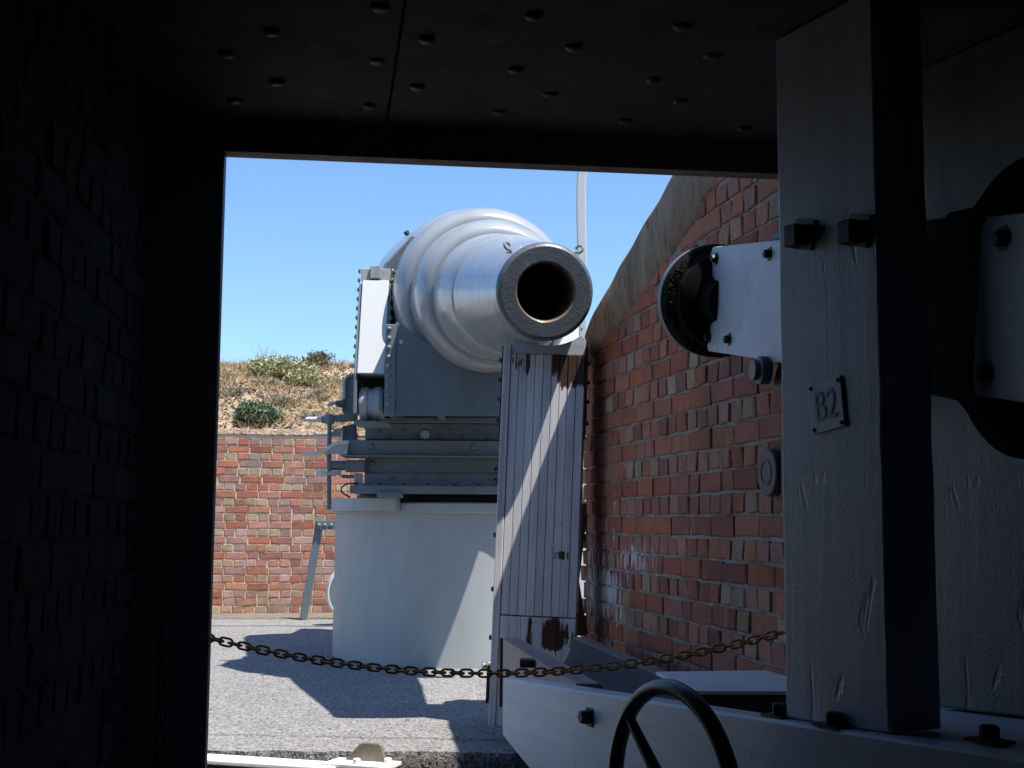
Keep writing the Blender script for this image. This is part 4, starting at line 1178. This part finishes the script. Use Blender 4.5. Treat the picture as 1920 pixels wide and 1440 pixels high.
# clamp under the far board
cl = MB(); c0 = bp(0.62, 0.005, -0.205)
cl.lathe([(0, 0.042), (0.03, 0.042), (0.034, 0.030), (0.05, 0.030)], c0, -BN, 20); cl.build('clamp_boss', M_ironlt, ram, smooth=40)
cl = MB(); cl.prism([(0.60, -0.265), (1.2, -0.265), (1.2, -0.178), (0.66, -0.178)], bp(0, 0.02, 0), E, BU, BN * 0.08); cl.build('clamp_bar', M_black, ram, bevel=0.004)
cl = MB(); cc = bp(0.93, 0.0, -0.27)
cl.tube([cc + E * 0.075 * math.cos(R(a)) + BU * 0.075 * math.sin(R(a)) for a in range(150, 391, 15)], 0.014, 8); cl.build('clamp_hook', M_ironlt, ram, smooth=60)
hs = MB(); hs.prism([(1.25, -0.19), (1.70, -0.20), (1.78, -0.235), (1.86, -0.235), (1.86, 0.225), (1.78, 0.225), (1.72, 0.205), (1.62, 0.200), (1.60, 0.190), (1.25, 0.185)], bp(0, 0.034, 0), E, BU, BN * 0.082); hs.build('housing', M_leather, ram)
# axle carrying the wheel in the far post
hg = MB(); hg.lathe([(0.126, 0.045), (0.52, 0.045)], WC, BN, 20); hg.build('axle', M_leather, ram, smooth=40)

# round iron eye bolted to the wall, half hidden by the post
s_, z_ = (2.526, 1.179)
def rwp(s, z, o): return RW_O + RW_D * s - Vector((-RW_D.y, RW_D.x, 0)) * o + UP * z
WNRM = -Vector((-RW_D.y, RW_D.x, 0))
wb = empty('wall_bracket', rwp(s_, z_, 0.0), 'round grey iron disc bracket on the brick wall beside the numbered post', 'wall bracket')
mb = MB(); mb.lathe([(0.012, 0.083), (0.034, 0.083), (0.038, 0.079)], rwp(s_, z_, 0), WNRM, 40); mb.build('disc', M_darkiron, wb, smooth=40)
mb = MB(); mb.lathe([(0.036, 0.045), (0.0405, 0.045), (0.0405, 0.040), (0.036, 0.040)], rwp(s_, z_, 0), WNRM, 32, capa=False, capb=False); mb.build('raised_ring', M_black, wb)
mb = MB(); mb.prism([(s_ + 0.10, z_ - 0.2), (s_ + 0.2, z_ - 0.2), (s_ + 0.2, z_ + 0.16), (s_ + 0.10, z_ + 0.16)], rwp(0, 0, 0.01), RW_D, UP, WNRM * 0.018); mb.build('back_strap', M_darkiron, wb, bevel=0.003)

# ------------------------------------------------------------------ handwheel in the foreground
HW = C0 + FD * -0.06 - FN * 0.26 + UP * 0.40
hw = empty('handwheel', HW, 'black spoked iron handwheel in front of the white sill', 'handwheel')
RH = 0.245
mb = MB()
ring = []
mb.tube([HW + FD * RH * math.cos(R(a)) + UP * RH * math.sin(R(a)) for a in range(0, 360, 5)], 0.0185, 16, True)
mb.build('rim', M_wheelblk, hw, smooth=60)
for a in (139, 259, 19):
    mb = MB(); dd = FD * math.cos(R(a)) * -1 + UP * math.sin(R(a))
    dd = FD * math.cos(R(a)) + UP * math.sin(R(a))
    mb.tube([HW + dd * 0.03, HW + dd * 0.13, HW + dd * (RH - 0.012)], [0.018, 0.014, 0.012], 8); mb.build('spoke', M_wheelblk, hw, smooth=60)
mb = MB(); mb.lathe([(-0.04, 0.03), (-0.03, 0.042), (0.03, 0.042), (0.05, 0.03), (0.05, 0.02), (0.215, 0.02)], HW, FN, 20); mb.build('hub', M_wheelblk, hw, smooth=40)

# ------------------------------------------------------------------ chain across the opening
def chain(name, pts, pitch, r, ll, ww, label, m, par=None):
    """links laid along a polyline, every other one turned a quarter"""
    t = empty(name, pts[0], label, 'chain')
    mb = MB(); path = []
    a = ll / 2 - ww / 2
    for k in range(9):
        q = R(-90 + 180 * k / 8); path.append((a + ww / 2 * math.cos(q), ww / 2 * math.sin(q), 0))
    for k in range(9):
        q = R(90 + 180 * k / 8); path.append((-a + ww / 2 * math.cos(q), ww / 2 * math.sin(q), 0))
    mb.tube(path, r, 7, True)
    me = mb.mesh('link', m, 60)
    seg = [0]
    for p, q in zip(pts, pts[1:]): seg.append(seg[-1] + (Vector(q) - Vector(p)).length)
    n = int(seg[-1] / pitch); 
    for i in range(n + 1):
        d = min(i * pitch, seg[-1] - 1e-4); k = 0
        while seg[k + 1] < d: k += 1
        f = (d - seg[k]) / (seg[k + 1] - seg[k])
        p = Vector(pts[k]).lerp(Vector(pts[k + 1]), f)
        tx = (Vector(pts[k + 1]) - Vector(pts[k])).normalized()
        side = tx.cross(Vector((0, 1, 0))).normalized(); fr = tx.cross(side)
        base = Matrix((tx, side, fr)).transposed()
        rot = base @ Matrix.Rotation(R((12 if i % 2 else 96) + rnd(-14, 14)), 3, 'X')
        o = link('link', me, t)
        o.location = p; o.rotation_euler = rot.to_euler()
    return t
def caten(a, b, low_, n=60):
    """parabola from a to b whose lowest point matches low_ (fraction, drop)"""
    a, b = Vector(a), Vector(b); out = []
    for i in range(n + 1):
        f = i / n; p = a.lerp(b, f); p.z -= low_ * 4 * f * (1 - f); out.append(p)
    return out
ca = Vector((-0.878, 3.660, 0.679)); cb = Vector((0.807, 3.800, 0.689))
chain('barrier_chain', caten(ca, cb, 0.113), 0.0264, 0.0034, 0.0385, 0.0212, 'rusty chain slung across the opening in front of the gun', M_chain)
ha = case(-0.13, -0.19, 0.70)
chain('loose_chain', [case(-0.10, -0.205, 0.70), case(-0.10, -0.21, 0.35), case(-0.10, -0.21, 0.0)], 0.0292, 0.0046, 0.043, 0.025, 'dark rusty chain end hanging straight down the left jamb', M_rust)
# hook plate on the jamb end and eye at the right end
mb = MB(); mb.tube([ca + CR * -0.05, ca + CR * -0.02, ca], 0.008, 8); tag(mb.build('chain_staple', M_rust), 'rusty staple in the left jamb holding the chain end', 'staple')

# ------------------------------------------------------------------ racer rail and stop bracket at the bottom
ra = Vector((-1.309, 5.600, 0.011)); rbp = Vector((-0.693, 5.420, 0.015))
rail = empty('floor_rail', (ra.x, ra.y, 0), 'white painted rusty rail let into the ground at the foot of the picture', 'rail')
rd = Vector((rbp.x - ra.x, rbp.y - ra.y, 0)).normalized(); rn = Vector((-rd.y, rd.x, 0))
o_ = Vector((ra.x, ra.y, -0.018)) - rd * 1.5
mb = MB(); mb.prism([(0, -0.075), (2.14, -0.075), (2.14, 0.06), (0, 0.06)], o_, rd, rn, (0, 0, 0.02)); mb.build('rail_head', M_railtop, rail, bevel=0.005)
mb = MB(); mb.prism([(0, -0.055), (2.1, -0.055), (2.1, 0.04), (0, 0.04)], o_ - UP * 0.082, rd, rn, (0, 0, 0.08)); mb.build('rail_web', M_rust, rail)
stp = empty('stop_bracket', (-0.603, 5.400, 0.019), 'small bolted white base plate with tarnished gusset at the rail end', 'bracket')
sb_o = Vector(((-0.606, 5.420, 0.022)[0], 5.42, 0.0))
mb = MB(); mb.prism([(-0.15, -0.075), (0.145, -0.085), (0.15, 0.06), (-0.13, 0.06)], sb_o + UP * -0.002, rd, rn, (0, 0, 0.018)); mb.build('base_plate', M_railtop, stp, bevel=0.004)
gp = [(-0.085, 0), (0.095, 0), (0.078, 0.062), (0.066, 0.072), (-0.008, 0.072), (-0.02, 0.066)]
mb = MB(); mb.prism(gp, sb_o + UP * 0.017 + rn * 0.012, rd, UP, rn * 0.022); mb.build('gusset', M_bronze, stp, bevel=0.004)
for x_, y_ in ((-0.005, -0.05), (0.112, 0.0)):
    mb = MB(); mb.lathe([(0, 0.017), (0.016, 0.017), (0.020, 0.012)], sb_o + rd * x_ + rn * y_ + UP * 0.017, (0, 0, 1), 6, up=(1, 0, 0)); mb.build('bolt', M_railtop, stp)

# ------------------------------------------------------------------ things behind the pedestal
leg = empty('steel_stand', (-2.061, 13.300, 0.062), 'slate grey bent steel stand leaning by the wall, left of the pedestal', 'stand')
yS = 13.2
fl = MB(); fl.prism([(p[0], p[2]) for p in ((-2.002, 13.200, 0.997), (-1.935, 13.200, 0.921), (-2.071, 13.200, 0.015), (-2.147, 13.200, 0.014))], (0, yS, 0), (1, 0, 0), (0, 0, 1), (0, 0.05, 0)); fl.build('leg', M_greyd, leg, bevel=0.004)
fl = MB(); fl.prism([(p[0], p[2]) for p in ((-2.003, 13.200, 1.008), (-1.631, 13.200, 1.010), (-1.629, 13.200, 0.918), (-1.957, 13.200, 0.916))], (0, yS - 0.03, 0), (1, 0, 0), (0, 0, 1), (0, 0.028, 0)); tb = fl.build('top_bar', M_greyd, leg, bevel=0.004)
rivets([(-1.964, 13.170, 0.959), (-1.904, 13.170, 0.960), (-1.839, 13.170, 0.960)], tb, M_greyd, k=1.3)
fl = MB(); fl.prism([(p[0], p[2]) for p in ((-1.641, 13.200, 0.989), (-1.576, 13.200, 0.989), (-1.448, 13.200, 0.019), (-1.518, 13.200, 0.019))], (0, yS, 0), (1, 0, 0), (0, 0, 1), (0, 0.05, 0)); fl.build('leg', M_greyd, leg, bevel=0.004)
wc = Vector((-1.522, 12.600, 0.319)); 
dw = empty('iron_disc', (wc.x, wc.y, 0.0), 'slate grey iron disc with pale rim peeping out behind the pedestal', 'iron disc')
mb = MB(); mb.lathe([(-0.03, 0.255), (0.03, 0.255)], wc, Vector((0.45, -1, 0)), 48); mb.build('disc', M_greyd, dw, smooth=30)
mb = MB(); mb.lathe([(-0.04, 0.262), (-0.04, 0.276), (0.045, 0.276), (0.045, 0.262)], wc, Vector((0.45, -1, 0)), 48, capa=False, capb=False); mb.build('rim', M_white, dw, smooth=30)

# pale curved pole rising behind the barrel
pole = empty('curved_pole', (0.684, 12.600, 0.129), 'pale grey pole with curving top rising behind the muzzle', 'pole')
pb = Vector((0.699, 12.600, 0.078)); pts = []
top_px = [(0.692, 12.600, 2.476), (0.690, 12.600, 3.713), (0.682, 12.600, 4.095), (0.682, 12.600, 4.369), (0.692, 12.600, 4.506), (0.722, 12.600, 4.633), (0.781, 12.600, 4.755), (0.899, 12.600, 4.856)]
pts = [Vector((Vector(top_px[0]).x, 12.6, 0.0))] + [Vector(p) for p in top_px]
mb = MB()
for i, p in enumerate(pts):
    t = (pts[min(i + 1, len(pts) - 1)] - pts[max(i - 1, 0)]).normalized(); sd = Vector((t.z, 0, -t.x)) * 0.047
    mb.v += [p - sd + Vector((0, -0.03, 0)), p + sd + Vector((0, -0.03, 0)), p + sd + Vector((0, 0.03, 0)), p - sd + Vector((0, 0.03, 0))]
for i in range(len(pts) - 1):
    for q in range(4): mb.f.append((i * 4 + q, i * 4 + (q + 1) % 4, (i + 1) * 4 + (q + 1) % 4, (i + 1) * 4 + q))
mb.f += [(0, 1, 2, 3), tuple(len(mb.v) - 4 + q for q in range(4))]
mb.v = [tuple(v) for v in mb.v]
mb.build('bar', M_pole, pole, bevel=0.012)

# tiny weed at the foot of the pedestal
wd = Vector(((-0.161, 8.900, 0.021)[0], 8.92, 0.0))
t = empty('weed', wd, 'tiny green weed with pale flower at the foot of the pedestal', 'weed')
mb = MB()
for k in range(26): blade(mb, wd + Vector((rnd(-.03, .03), rnd(-.02, .02), 0)), Vector((rnd(-.8, .8), rnd(-.8, .8), 1)), rnd(0.03, 0.07), 0.005)
mb.build('leaves', M_leafg, t)
mb = MB()
for k in range(6): chiplet(mb, wd + Vector((rnd(-.03, .03), rnd(-.03, .0), rnd(.03, .05))), 0.009)
mb.build('flower', M_railtop, t)
